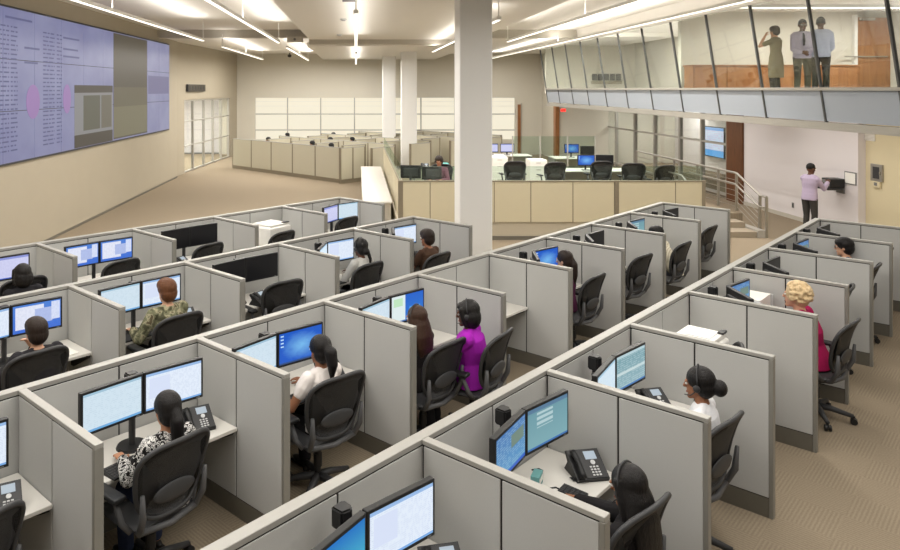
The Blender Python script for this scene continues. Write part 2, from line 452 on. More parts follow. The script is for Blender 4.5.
# right side: white wall, yellow wall, glazed front below the mezzanine
XR = 13.2
sbox('wall_right', XR, XR + .2, 18.35, 23.75, 0, 3.6, M_wallW)
sbox('wall_right_near', XR + .2, XR + .4, 6, 18.35, 0, 3.6, M_wallY)
sbox('baseboard_right', XR - .015, XR, 18.35, 23.75, 0, .12, M_beam)
sbox('trim_3', XR - .06, XR + .2, 23.75, 24.77, 0, 3.38, M_wood2)
wn = bpy.data.objects.new('window_3', None); COL.objects.link(wn); struct(wn)
MB().bx(XR + .04, XR + .06, 24.77, 36.6, .1, 3.38).build('glass_pane', M_glass, wn)
for y in (24.83, 26.7, 28.5, 30.9, 33.1, 35.5): MB().bx(XR - .02, XR + .12, y - .06, y + .06, 0, 3.4).build('mullion', M_alu, wn)
for z in (.15, 1.95, 3.3): MB().bx(XR, XR + .1, 24.77, 36.6, z - .04, z + .04).build('transom', M_alu, wn)
sbox('wall_room', 17.0, 17.2, 18, 40, 0, 3.6, M_wallW)
sbox('wall_room_end', XR, 17, 37.2, 37.4, 0, 3.6, M_wallB)
sbox('wall_room_near', XR + .2, 17, 23.4, 23.6, 0, 3.6, M_wallB)
b = MB(); b.bx(10.6, XR, 36.6, 36.8, 0, 3.4); struct(b.build('wall_back_right', M_wallB))
b = MB(); b.bx(11.2, 11.4, 36.8, YB, 0, 6.05); struct(b.build('wall_right_far', M_wallB))
dr = bpy.data.objects.new('door_1', None); COL.objects.link(dr); struct(dr)
MB().bx(10.42, 10.62, 36.45, 36.85, 0, 3.3).build('door_frame', M_wood, dr)
dr = bpy.data.objects.new('door_2', None); COL.objects.link(dr); struct(dr)
MB().bx(9.72, 9.9, YB - .06, YB - .005, 0, 3.0, .01).build('door_leaf', M_wood, dr)
MB().bx(9.9, 9.97, YB - .09, YB - .005, 0, 3.07).build('door_frame', M_alu, dr)
# columns
for i, (x0, x1, y0, y1) in enumerate(((2.17, 2.855, 14.6, 15.4), (2.15, 2.88, 33, 33.7), (1.45, 2.16, 38, 38.7))):
    o = MB().bx(x0, x1, y0, y1, 0, 5.95, .03, seg=3).build('column', M_col); struct(o)

# ---- mezzanine
X0 = 9.2
TL = .154
def fx(z): return X0 - TL * (z - H)
ZB, ZT = 3.2, 5.89
sbox('floor_mezzanine', X0 + .3, 19, 5, 34.2, 3.42, 3.7, M_wallW)
sbox('ceiling_mezzanine', X0 + .05, 19, 5, 34.2, 6.2, 6.3, M_ceil)
sbox('wall_mezzanine_end', X0 + .05, 13.6, 34.0, 34.2, 3.7, 6.2, M_wallB)
sbox('wall_mezzanine_back', 13.6, 13.8, 20.7, 34.0, 3.7, 6.2, M_wallB)
sbox('wall_mezzanine_side', X0 + .35, 19, 20.5, 20.7, 3.7, 6.2, M_wallB)
sbox('wall_mezzanine_near', 18.8, 19, 5, 20.5, 3.7, 6.2, M_wallB)
def slab(mb, ya, yb, z0, z1, t0, t1):
    mb.prism([(fx(z0) + t0, z0), (fx(z0) + t1, z0), (fx(z1) + t1, z1), (fx(z1) + t0, z1)], 'y', ya, yb)
wn = bpy.data.objects.new('window_4', None); COL.objects.link(wn); struct(wn)
my = sorted([33.9 - 2.005 * k for k in range(14)])
for ya, yb in zip(my[:-1], my[1:]):
    g = MB(); slab(g, ya + .02, yb - .02, H + .03, ZT - .03, .03, .045); g.build('glass_pane', M_glass, wn)
    g = MB(); slab(g, ya + .02, yb - .02, ZB + .09, H - .03, .03, .05); g.build('spandrel_panel', M_span, wn)
for y in my:
    g = MB(); slab(g, y - .024, y + .024, ZB, ZT, .01, .06); g.build('mullion', M_dkfr, wn)
for z, h_, m_ in ((H, .03, M_alu), (ZT, .06, M_wht), (ZB + .02, .05, M_alu)):
    g = MB(); slab(g, my[0], my[-1] + .04, z - h_, z + h_, -.03, .12); g.build('rail', m_, wn)
g = MB(); slab(g, my[0], 34.1, ZT + .06, ZC, -.02, .14); struct(g.build('trim_4', M_ceil))
g = MB(); slab(g, my[0], 34.1, ZB - .08, ZB - .03, -.05, .4); struct(g.build('trim_5', M_alu))
sbox('ceiling_soffit', X0 + .36, 19, 5, 34.2, 3.38, 3.42, M_wallW)
# mezzanine furnishing
dr = bpy.data.objects.new('door_3', None); COL.objects.link(dr); struct(dr)
MB().bx(14.65, 15.62, 20.40, 20.46, 3.7, 6.02, .005).build('door_leaf', M_wood, dr)
MB().bx(14.56, 14.65, 20.38, 20.5, 3.7, 6.1).build('door_frame', M_wht, dr)
MB().bx(14.7, 15.1, 20.28, 20.4, 5.93, 6.0, .01).build('door_closer', M_steel, dr)
MB().bx(14.25, 15.5, 20.33, 20.37, 4.86, 4.89, .005).build('push_bar', M_steel, dr)
t = thing('credenza', 'long low wooden credenza behind the three people upstairs', 'cabinet', (12.1, 20.12, 3.7))
MB().bx(-2.5, 2.2, -.24, .3, 0, .88, .01).build('body', M_wood, t)
MB().bx(-2.53, 2.23, -.28, .32, .88, .92, .008).build('top', M_wood, t)
for k in range(5): MB().bx(-2.46 + .93 * k, -2.46 + .93 * k + .9, -.262, -.24, .06, .85, .004).build('door', M_wood, t)
t = thing('ceiling_strip_light', 'slim white strip light on the upstairs room ceiling', 'ceiling light', (13.5, 18.8, 6.12))
MB().bx(-3.2, 1.5, -.06, .06, .0, .08, .01).build('housing', M_wht, t)
MB().bx(-3.15, 1.45, -.05, .05, -.012, .0).build('diffuser', emis('strip_light', (255, 250, 235), 3.0), t)
t = thing('wall_clock_display', 'row of dark clocks on the upstairs rear wall', 'clock', (12.2, 34.0, 4.15))
for k in range(5): MB().bx(-.72 + .29 * k, -.47 + .29 * k, -.06, -.012, .2, .52, .02).build('clock_face', M_blk2, t)
MB().bx(-.75, .75, -.04, -.001, .02, .18).build('rail', mat('clock_rail', (150, 142, 122), .5, noise=.05), t)

# ---- video wall
t = thing('video_wall', 'huge lavender blue video wall high on the left tan wall', 'video wall', (XL, 0, 0))
VY0, VY1, VZ0, VZ1 = 15.6 - 2 * 1.545, 29.5, 2.24, 5.79
nc, nr = 11, 3
cw, ch = (VY1 - VY0) / nc, (VZ1 - VZ0) / nr
def vw_mat():
    m = bpy.data.materials.new('video_wall_picture'); m.use_nodes = True; nt = m.node_tree; b = nt.nodes['Principled BSDF']
    b.inputs['Base Color'].default_value = (.02, .02, .03, 1); b.inputs['Roughness'].default_value = .4
    L = nt.links.new
    tc = nd(nt, 'ShaderNodeTexCoord')
    n = nd(nt, 'ShaderNodeTexNoise'); n.inputs['Scale'].default_value = 1.1; n.inputs['Detail'].default_value = 3; L(tc.outputs['UV'], n.inputs['Vector'])
    r = nd(nt, 'ShaderNodeValToRGB'); r.color_ramp.elements[0].position = .3; r.color_ramp.elements[0].color = lin((134, 138, 186)) + (1,)
    r.color_ramp.elements[1].position = .75; r.color_ramp.elements[1].color = lin((160, 164, 204)) + (1,)
    L(n.outputs['Fac'], r.inputs['Fac']); L(r.outputs['Color'], b.inputs['Emission Color']); b.inputs['Emission Strength'].default_value = .6
    return m
M_vw = vw_mat()
MB().bx(.002, .05, VY0 - .04, VY1 + .04, VZ0 - .04, VZ1 + .04).build('frame', M_blk2, t)
for c in range(nc):
    for r in range(nr):
        y0, z0 = VY0 + c * cw, VZ0 + r * ch; g = .008
        q = MB(); q.quad([(.06, y0 + g, z0 + g), (.06, y0 + cw - g, z0 + g), (.06, y0 + cw - g, z0 + ch - g), (.06, y0 + g, z0 + ch - g)],
                         [(c, r), (c + 1, r), (c + 1, r + 1), (c, r + 1)])
        q.bx(.0501, .0598, y0 + .01, y0 + cw - .01, z0 + .01, z0 + ch - .01)
        q.build('screen_panel', M_vw, t)
def vquad(name, y0, y1, z0, z1, m, d=.062):
    q = MB(); q.bx(d, d + .002, y0, y1, z0, z1); return q.build(name, m, t)
M_vdark = ramp_mat('video_dark', [(.3, (70, 66, 56)), (.7, (96, 90, 74))], 'noise', .5, .5, 0, 'LINEAR')
def emv(name, rgb, s=.85): return emis(name, rgb, s)
vquad('olive_picture', 22.7, 26.35, VZ0 + .05, VZ1 - .03, emv('v_olive', (112, 104, 88), .42))
vquad('olive_band', 22.7, 26.35, VZ0 + 1.1, VZ0 + 1.75, emv('v_olive2', (132, 124, 100), .45), .065)
vquad('olive_band', 22.7, 26.35, VZ0 + .1, VZ0 + 1.1, emv('v_olive3', (146, 140, 112), .5), .065)
vquad('dark_title_bar', 19.55, 22.62, VZ0 + 1.58, VZ0 + 1.8, emv('v_dark', (92, 84, 76), .45))
vquad('plan_picture', 19.55, 22.62, VZ0 + .38, VZ0 + 1.58, emv('v_plan', (170, 170, 172), .5))
vquad('plan_area', 20.2, 21.5, VZ0 + .48, VZ0 + 1.5, emv('v_plan2', (120, 120, 104), .45), .065)
vquad('plan_area', 21.62, 22.5, VZ0 + .48, VZ0 + 1.5, emv('v_plan3', (140, 134, 118), .45), .065)
vquad('dark_title_bar', 19.55, 22.62, VZ0 + .02, VZ0 + .38, emv('v_dark', (92, 84, 76), .45))
vquad('violet_picture', 26.5, 29.4, VZ0 + 1.5, VZ0 + 2.2, emv('v_viol', (118, 116, 156), .75))
for (yc, zc, ry, rz_) in ((17.05, VZ0 + 1.38, .36, .42), (19.05, VZ0 + 1.42, .26, .40)):
    q = MB(); ring = [(yc + ry * math.cos(2 * PI * k / 28), zc + rz_ * math.sin(2 * PI * k / 28)) for k in range(28)]
    q.prism(ring, 'x', .062, .066); q.build('magenta_oval', emv('v_mag', (168, 132, 192), .72), t)
q = MB()
for (ya, yb) in ((15.1, 15.9), (15.95, 16.3), (17.6, 18.3), (18.4, 18.75), (12.7, 13.9)):
    z = VZ1 - .45
    while z > VZ0 + .25:
        L_ = ya
        while L_ < yb - .05:
            l2 = min(yb, L_ + random.uniform(.1, .35)); q.bx(.062, .0635, L_, l2 - .03, z, z + .035); L_ = l2 + .03
        z -= .105
q.build('table_text', emv('v_text', (104, 108, 156), .6), t)
q = MB()
for (ya, yb, z) in ((15.7, 17, VZ1 - .25), (18.8, 19.9, VZ1 - .5), (18.8, 19.8, VZ1 - .8), (18.8, 19.9, VZ1 - 1.0), (16.6, 17.4, VZ1 - .9), (16.6, 17.3, VZ1 - 1.25)):
    q.bx(.062, .0635, ya, yb, z, z + .05)
q.build('heading_text', emv('v_text2', (114, 118, 166), .58), t)
# long black sign plate on the wall beside it
t = thing('sign_plate', 'small dark ribbed display box above the left glazed wall', 'display', (XL - .12 + 2.75 * math.sin(-LA), 31.2 + 2.75 * math.cos(LA), 3.98), LA)
MB().bx(.002, .12, -1.4, 1.4, -.17, .17, .01).build('body', M_blk2, t)
MB().bx(.12, .13, -1.33, 1.33, -.13, .13).build('screen', mat('display_dark', (72, 64, 52), .5, noise=.2, nscale=12), t)
for k in range(6): MB().bx(.13, .138, -1.22 + .43 * k, -.96 + .43 * k, -.09, .09, .004).build('digit', M_blk, t)

# ---- things on the right-hand walls
t = thing('wall_terminal', 'black wall terminal on a bracket touched by standing man', 'terminal', (XR, 19.0, 1.2))
MB().bx(-.4, -.03, -.2, .2, .06, .3, .02).build('body', M_blk, t)
MB().bx(-.5, -.1, -.22, .22, 0, .05, .01).build('shelf', M_blk2, t)
MB().bx(-.03, -.001, -.15, .15, -.1, .3).build('wall_bracket', M_gry, t)
MB().bx(-.42, -.4, -.15, .15, .1, .26).build('front_panel', M_gry, t)
t = thing('framed_notice', 'small framed notice on white wall right of the terminal', 'notice', (XR, 18.62, 1.55))
MB().bx(-.02, -.001, -.22, .22, -.17, .17, .004).build('frame', M_gry, t); MB().bx(-.023, -.02, -.19, .19, -.14, .14).build('paper', M_paper, t)
t = thing('wall_outlet', 'small dark outlet low on the white wall', 'outlet', (XR, 21.08, .42))
MB().bx(-.01, -.001, -.05, .05, -.08, .08, .003).build('plate', M_gry, t); MB().bx(-.013, -.01, -.025, .025, -.05, .05).build('socket', M_blk2, t)
XY_ = XR + .2
t = thing('fire_cabinet', 'grey metal wall cabinet on the yellow wall', 'cabinet', (XY_, 17.92, 1.78))
MB().bx(-.05, -.001, -.2, .2, -.22, .22, .01).build('frame', M_steel, t); MB().bx(-.056, -.05, -.11, .11, -.15, .15).build('window', M_blk2, t); MB().bx(-.08, -.05, -.17, -.14, -.04, .04).build('handle', M_chr, t)
t = thing('pull_station', 'small pale call box below the grey wall cabinet', 'call box', (XY_, 17.92, 1.48))
MB().bx(-.06, -.001, -.13, .13, -.08, .08, .015).build('body', M_wallY, t); MB().bx(-.067, -.06, -.05, .05, -.03, .05).build('button', M_gry, t)
t = thing('air_grille', 'pale air grille high on the yellow wall', 'air vent', (XY_, 18.2, 2.7))
MB().bx(-.03, -.001, -.2, .2, -.12, .12, .01).build('frame', M_wht, t)
for k in range(6): MB().bx(-.036, -.03, -.17, .17, -.1 + .035 * k, -.085 + .035 * k).build('slat', M_beam, t)
t = thing('wall_television', 'wall screen with colourful charts behind the glass front', 'television', (16.98, 32.9, 1.43))
MB().bx(-.1, -.02, -.88, .88, -.72, .72, .02).build('body', M_blk, t)
q = MB(); q.quad([(-.102, .84, -.68), (-.102, -.84, -.68), (-.102, -.84, .68), (-.102, .84, .68)], [(0, 0), (1, 0), (1, 1), (0, 1)]); q.build('screen', screen_mat('chart'), t)
t = thing('exit_sign', 'small red lit sign on the wall below the glass balcony', 'sign', (10.85, 36.6, 2.82))
MB().bx(-.16, .16, -.06, -.002, -.1, .1, .01).build('housing', M_wht, t); MB().bx(-.13, .13, -.066, -.06, -.07, .07).build('lit_face', emis('exit_red', (255, 40, 30), 2.5), t)

# ---- ceiling fixtures
M_tube = emis('pendant_glow', (255, 248, 234), 2.4)
PEND = [(-5.2, 6, 23.8, 5.6, 'first pendant strip light along the left tan wall'), (-5.2, 27.1, 38.9, 5.6, 'far pendant strip light near the left back corner'),
        (-2.74, 9, 24.8, 5.6, 'second pendant strip light from the left wall'), (-2.74, 27.7, 40, 5.6, 'far pendant strip second from the left wall'),
        (-.0, 13.3, 25.6, 5.4, 'middle pendant strip light seen end on'), (-.0, 28.5, 40.5, 5.4, 'short far pendant beyond the middle one'),
        (3.18, 15.5, 29, 5.5, 'pendant strip light crossing behind the large column'), 
        (5.4, 8, 24.9, 5.64, 'long pendant strip light right of the large column'), (7.95, 14, 41, 5.75, 'long pendant strip running beside the slanted upstairs windows')]
def area(name, loc, sx, sy, e, rot=(0, 0, 0), col=(1., .965, .915)):
    l = bpy.data.lights.new(name, 'AREA'); l.shape = 'RECTANGLE'; l.size = sx; l.size_y = sy; l.energy = e; l.color = col
    o = bpy.data.objects.new(name, l); COL.objects.link(o); o.location = loc; o.rotation_euler = rot
    return o
for (x, y0, y1, z, lb) in PEND:
    n = y1 - y0
    t = thing('pendant_light', lb, 'ceiling light', (x, y0, z), 0, 'linear pendants')
    MB().bx(-.05, .05, 0, n, -.03, .045, .012).build('housing', M_wht, t)
    MB().bx(-.035, .035, .05, n - .05, -.042, -.03).build('diffuser', M_tube, t)
    top = (5.9 if -1.87 < x < 4.77 else ZC) if y1 < 29.5 else (5.7 if -1.87 < x < 4.77 else 6.05)
    for f in (.06, n / 2, n - .06): MB().cyl((0, f, .04), (0, f, top - z), .012).build('hanger_rod', M_wht, t)
    area('pendant_up', (x, (y0 + y1) / 2, z + .07), .1, n * .96, (3.0 if -1.87 < x < 4.77 else 5.5) * n, (PI, 0, 0))
    area('pendant_down', (x, (y0 + y1) / 2, z - .06), .12, n * .96, (15.5 if y1 < 30 else 25) * n)
# nearer rows of lamps in the same ceiling, above and behind the camera
for x in (-5.2, -2.7, .2, 3.2, 6.5, 10.5):
    area('ceiling_lamp', (x, 4.5, 5.8 if x < 9 else 3.3), .5, 8., 150 if x < 9 else 60)
area('under_mezzanine_lamp', (11.3, 16, 3.34), 2.4, 10, 130)
area('under_mezzanine_lamp', (11.3, 27, 3.34), 2.4, 10, 120)
area('mezzanine_area_light', (13, 18.8, 6.08), 4.6, .3, 115); area('mezzanine_area_light', (13.5, 13, 6.1), 5, 4, 130)
area('mezzanine_area_light', (9.45, 27.3, 6.14), .4, 12, 520, (0, -.55, 0))  # added wall wash, hidden behind the window head to brighten the rear wall
area('room_lamp', (15.2, 30, 3.5), 3, 10, 1900)
area('corridor_lamp', (-10, 37, 3.55), 2, 8, 520)
# small ceiling fittings
for i, (x, y, z, lb) in enumerate(((-.35, 19.6, 5.9, 'small white speaker grille on ceiling left of middle pendant'), (-.6, 25.2, 5.9, 'second small ceiling fitting before the cross beam'))):
    t = thing('ceiling_speaker', lb, 'ceiling fitting', (x, y, z))
    MB().cyl((0, 0, -.05), (0, 0, -.001), .08, .1, 16).build('body', M_btn, t); MB().cyl((0, 0, -.06), (0, 0, -.05), .04, .06, 16).build('lens', M_gry, t)
t = thing('air_vent', 'slatted air vent in the middle ceiling', 'air vent', (-.15, 15.2, 5.9))
MB().bx(-.2, .2, -.35, .35, -.03, -.001, .008).build('frame', M_ceil, t)
for k in range(7): MB().bx(-.15, .15, -.3 + .09 * k, -.26 + .09 * k, -.038, -.03).build('slat', M_gry, t)
t = thing('ceiling_camera', 'tiny dark camera hanging from the far ceiling', 'camera', (-3.9, 41, 6.05))
MB().cyl((0, 0, -.12), (0, 0, -.001), .04).build('stem', M_blk2, t); MB().ell((0, 0, -.17), (.12, .12, .1)).build('dome', M_blk, t, True)
t = thing('projector_box', 'grey box under the cross beam beside the ceiling edge', 'equipment box', (-2.4, 27.6, 5.98))
MB().bx(-.3, .3, -.25, .25, -.2, -.001, .02).build('body', M_beam, t); MB().cyl((0, -.25, -.1), (0, -.28, -.1), .05).build('lens', M_gry, t)


scale_hall()

# ================================================================== PEOPLE
SKIN = {'d': mat('skin_dark', (96, 62, 44), .55, noise=.05, nscale=30), 'b': mat('skin_brown', (146, 98, 70), .55, noise=.05, nscale=30),
        'l': mat('skin_light', (208, 160, 130), .55, noise=.04, nscale=30), 'm': mat('skin_mid', (182, 130, 98), .55, noise=.04, nscale=30)}
def hairmat(name, rgb): return mat(name, rgb, .5, noise=.35, nscale=18, bump=.6, bscale=30, stretch=(6, 6, .6), spec=.3)
HAIR = {'black': hairmat('hair_black', (22, 19, 18)), 'brown': hairmat('hair_brown', (58, 38, 26)), 'auburn': hairmat('hair_auburn', (100, 62, 38)),
        'blonde': hairmat('hair_blonde', (214, 188, 146)), 'dark': hairmat('hair_dark', (40, 29, 23))}
M_eyew = mat('eye_white', (225, 220, 212), .3); M_eyed = mat('eye_dark', (28, 20, 16), .3); M_lip = mat('lips', (142, 76, 70), .5); M_shoe = mat('shoe_leather', (30, 27, 25), .4, noise=.1)

def remesh(o, vox, it=3):
    m = o.modifiers.new('r', 'REMESH'); m.mode = 'VOXEL'; m.voxel_size = vox
    s = o.modifiers.new('s', 'SMOOTH'); s.iterations = it; s.factor = .5
    dg = bpy.context.evaluated_depsgraph_get(); dg.update()
    me = bpy.data.meshes.new_from_object(o.evaluated_get(dg)); old = o.data
    o.modifiers.clear(); o.data = me; bpy.data.meshes.remove(old); me.name = o.name
    me.polygons.foreach_set('use_smooth', [True] * len(me.polygons)); me.update()
    return o

def ik(a, c, l1, l2, pole):
    a, c = Vector(a), Vector(c); d = c - a; L = min(d.length, (l1 + l2) * .985); d.normalize(); c = a + d * L
    k = (l1 * l1 - l2 * l2 + L * L) / (2 * L); h = math.sqrt(max(l1 * l1 - k * k, 1e-6))
    p = Vector(pole) - d * Vector(pole).dot(d); p.normalize()
    return a + d * k + p * h, c

def hand(mb, w, d, up, side, s, curl=.5):
    """palm with four fingers and a thumb: w wrist, d pointing direction, up = back of the hand, side +1 when the thumb is on +cross"""
    w = Vector(w); d = Vector(d).normalized(); up = Vector(up); up = (up - d * up.dot(d)).normalized(); lat = d.cross(up) * side
    R = Matrix((d, lat, up)).transposed()
    mb.ell(w + d * .045 * s, (.052 * s, .039 * s, .017 * s), R, 12, 8)
    for k, (o, ln) in enumerate(((.028, .066), (.010, .075), (-.009, .070), (-.027, .055))):
        p0 = w + d * .075 * s + lat * o * s
        p1 = p0 + (d - up * .25 * curl) * ln * .5 * s
        p2 = p1 + (d * (1 - curl * .6) - up * curl) * ln * .35 * s
        p3 = p2 + (d * (1 - curl) - up * curl * 1.2) * ln * .28 * s
        mb.caps([p0, p1, p2, p3], [.0098 * s, .0092 * s, .0085 * s, .0075 * s], 8)
    q0 = w + d * .03 * s + lat * .03 * s
    q1 = q0 + (d * .5 + lat * .75 - up * .3) * .042 * s
    mb.caps([q0, q1, q1 + (d * .85 + lat * .3 - up * .25) * .036 * s], [.0125 * s, .011 * s, .009 * s], 8)

def person(label, loc, rz, skin='b', hair=('short', 'black'), top=None, sleeve='long', legs=None, s=1., male=False, lean=.15, seated=True,
           wr=None, yaw=0., pitch=.12, vox=.008, headset=False, glasses=False, dress=False, group=None, zseat=.0, step=0., tie=None, slouch=0., wide=1.):
    root = thing('person', label, 'person', loc, rz, group)
    hz = (.53 + zseat) if seated else .90 * s
    hw = (.168 if male else .155) * s * (.5 + .5 * wide)
    d = Vector((-math.sin(lean), 0, math.cos(lean))); WD = lambda i: wide if i < 5 else 1.
    hip = Vector((.02, 0, hz)); T = 1.
    L_ = [0, .10, .22, .34, .445, .50, .535]
    if male:
        rr = [(.115, .160), (.112, .155), (.105, .148), (.118, .17), (.105, .168), (.072, .108), (.056, .062)]
    else:
        rr = [(.115, .168), (.108, .152), (.088, .122), (.108, .142), (.092, .155), (.065, .112), (.046, .050)]
    def tp(i, sl=0.):
        p = hip + d * (L_[i] * s * T) + Vector((-slouch * max(0, L_[i] - .2), 0, 0)); return p
    def rings(g, i0=0, i1=6):
        out = []
        for i in range(i0, i1 + 1):
            c = tp(i); a, b = rr[i][0] * s * WD(i) + g, rr[i][1] * s * WD(i) + g
            out.append([c + Vector((math.cos(2 * PI * k / 18) * a, math.sin(2 * PI * k / 18) * b, 0)) for k in range(18)])
        return out
    neck = tp(6); hc = neck + Vector((-.03 - .05 * math.sin(lean), 0, .125 * s))
    MH = Matrix.Translation(hc) @ Matrix.Rotation(yaw, 4, 'Z') @ Matrix.Rotation(-pitch, 4, 'Y') @ Matrix.Scale(s * (1. if male else .97), 4)
    hp = lambda x, y, z: MH @ Vector((x, y, z))
    sc = s * (1. if male else .97)
    body = MB(); body.loft(rings(0))
    body.caps([neck - d * .04, hc + Vector((.012, 0, -.05))], [.054 * s, .05 * s])
    body.ell(hp(.01, 0, .02), (.097 * sc, .077 * sc, .105 * sc), MH.to_3x3().normalized().to_4x4(), 18, 12)
    RM = MH.to_3x3().normalized().to_4x4()
    body.ell(hp(-.028, 0, -.05), (.064 * sc, .057 * sc, .068 * sc), RM)
    body.ell(hp(-.068, 0, -.098), (.026 * sc, .028 * sc, .022 * sc), RM)
    body.caps([hp(-.088, 0, .022), hp(-.106, 0, -.02)], [.009 * sc, .014 * sc], 8)
    for sd in (-1, 1):
        body.ell(hp(.008, sd * .08, -.005), (.02 * sc, .009 * sc, .031 * sc), RM); body.ell(hp(-.084, sd * .03, .032), (.012 * sc, .026 * sc, .009 * sc), RM)
    sleeves = MB(); 
    if wr is None:
        wr = [(-.36, -.14, .79), (-.36, .14, .79)] if seated else [(-.02, -.24, .80 * s), (-.02, .24, .80 * s)]
    ul, fl = .285 * s, .255 * s
    for i, sd in enumerate((-1, 1)):
        sh = tp(4) + Vector((0, sd * hw, (.02 if seated else -.012) * s)); w = Vector(wr[i])
        el, w = ik(sh, w, ul, fl, (.35, sd * (.55 if seated else .22), -.75))
        body.caps([sh, sh.lerp(el, .5), el, el.lerp(w, .45), w], [.052 * s, .045 * s, .038 * s, .037 * s, .027 * s])
        fd = (w - el).normalized()
        if seated and w.z < .95: hand(body, w, (fd + Vector((-1.2, 0, -.1))).normalized(), (0, 0, 1), -sd, s * .98, .45)
        elif w.z < .9 * s: hand(body, w, fd, (0, sd, .1), -1 if sd > 0 else 1, s, .4)
        else: hand(body, w, fd, (-.2, sd * .5, .8), -sd, s, .7)
        g = (.011 if male else .009) + .03 * (wide - 1)
        if sleeve == 'long': sleeves.caps([sh, sh.lerp(el, .5), el, el.lerp(w, .45), el.lerp(w, .93)], [(.058 if seated else .05) * s + g, .05 * s + g, .044 * s + g, .042 * s + g, .034 * s + g])
        elif sleeve == 'mid': sleeves.caps([sh, sh.lerp(el, .5), el, el.lerp(w, .3)], [.058 * s + g, .052 * s + g, .047 * s + g, .046 * s + g])
        elif sleeve == 'puff': sleeves.caps([sh, sh.lerp(el, .3), sh.lerp(el, .5)], [.066 * s, .07 * s, .058 * s])
        else: sleeves.caps([sh, sh.lerp(el, .58)], [.06 * s, .06 * s])
    trou = MB()
    for sd in (-1, 1):
        h0 = hip + Vector((0, sd * .088 * s, -.02))
        if seated: kn, an = Vector((-.42 * s, sd * .11, hz - .015)), Vector((-.37 * s, sd * .12, .085))
        else:
            kn, an = Vector((-.02 + sd * step, sd * .095 * s, .49 * s)), Vector((.02 + sd * step * 1.4, sd * .10 * s, .085))
        body.caps([h0, h0.lerp(kn, .5), kn, kn.lerp(an, .4), an], [.078 * s, .068 * s, .052 * s, .05 * s, .034 * s])
        body.caps([an + Vector((.02, 0, -.035)), an + Vector((-.13, 0, -.05))], [.03, .024])
        trou.caps([h0, h0.lerp(kn, .5), kn, kn.lerp(an, .45), kn.lerp(an, .98)], [.094 * s, .08 * s, .066 * s, .062 * s, .058 * s])
        sh = MB(); sh.ell(an + Vector((-.045, 0, -.05)), (.135, .045, .036)); sh.bx(an.x - .17, an.x + .085, an.y - .04, an.y + .04, .002, .022, .008)
        sh.build('shoe', M_shoe, root, True)
    remesh(body.build('body', SKIN[skin], root), vox)
    trou.loft(rings(.01, 0, 1))
    remesh(trou.build('trousers', legs or mat('cloth_dark', (38, 37, 40), .85, noise=.1, nscale=60), root), vox * 1.25, 2)
    if dress:
        tr = rings(.014, 0, 0)[0]; c0 = tp(0); rs = []
        for zz, ga in ((.02, 0), (-.1, .1), (-.25, .12), (-.4, .1)):
            rs.append([Vector((c0.x + (p.x - c0.x) * (1 + ga), (p.y - c0.y) * (1 + ga), hz + zz)) for p in tr])
        sleeves.loft(rs)
    rs_ = rings(.013, 0, 5); c6 = tp(5).lerp(tp(6), .75)
    rs_.append([c6 + Vector((math.cos(2 * PI * k / 18) * (rr[6][0] * s + .014), math.sin(2 * PI * k / 18) * (rr[6][1] * s + .014), 0)) for k in range(18)])
    sleeves.loft(rs_)
    for sd in (-1, 1): sleeves.caps([tp(6) - d * .03 + Vector((.012, sd * .03, 0)), tp(4) + Vector((0, sd * hw * .8, .03 * s))], [.04 * s, .05 * s])
    hem = rings(.02, 0, 0)[0]
    if not seated: sleeves.loft([[p + Vector((0, 0, -.05)) for p in hem], hem, rings(.016, 1, 1)[0]])
    remesh(sleeves.build('shirt', top, root), vox * 1.1, 2)
    # face
    for sd in (-1, 1):
        e = MB(); e.ell(hp(-.083, sd * .032, .010), (.012 * sc, .016 * sc, .009 * sc), RM, 10, 6); n0 = len(e.bm.faces)
        e.ell(hp(-.0905, sd * .032, .010), (.0065 * sc, .008 * sc, .008 * sc), RM, 10, 6); o = e.build('eye', [M_eyew, M_eyed], root, True)
        for p in o.data.polygons[n0:]: p.material_index = 1
    e = MB(); e.ell(hp(-.088, 0, -.062), (.009 * sc, .024 * sc, .009 * sc), RM, 10, 6); e.build('lips', M_lip, root, True)
    # hair
    hs, hcx = hair; hm = HAIR[hcx]; h = MB()
    if hs == 'crop': h.ell(hp(.02, 0, .038), (.101 * sc, .084 * sc, .097 * sc), RM, 18, 12)
    else: h.ell(hp(.026, 0, .045), (.112 * sc, .099 * sc, .104 * sc), RM, 18, 12)
    if hs != 'crop': h.ell(hp(.05, 0, -.01), (.082 * sc, .094 * sc, .098 * sc), RM, 16, 10)
    def strand(pts, rad): h.caps([hp(*p) for p in pts], [r * sc for r in rad], 12)
    if hs == 'short': h.ell(hp(.0, 0, .072), (.104 * sc, .094 * sc, .078 * sc), RM)
    if hs == 'bun': h.ell(hp(.155, 0, -.015), (.06 * sc, .066 * sc, .066 * sc), RM)
    if hs == 'lowbun':
        h.ell(hp(.12, 0, -.05), (.05 * sc, .055 * sc, .05 * sc), RM); strand([(.12, .03, -.05), (.14, .05, -.16), (.13, .05, -.26)], [.03, .024, .012])
    if hs == 'ponytail': strand([(.1, 0, .03), (.135, 0, -.06), (.125, 0, -.2), (.11, 0, -.33)], [.04, .052, .046, .018])
    if hs == 'highpony': strand([(.09, 0, .05), (.16, .0, .0), (.17, 0, -.1), (.15, 0, -.22)], [.04, .058, .052, .018])
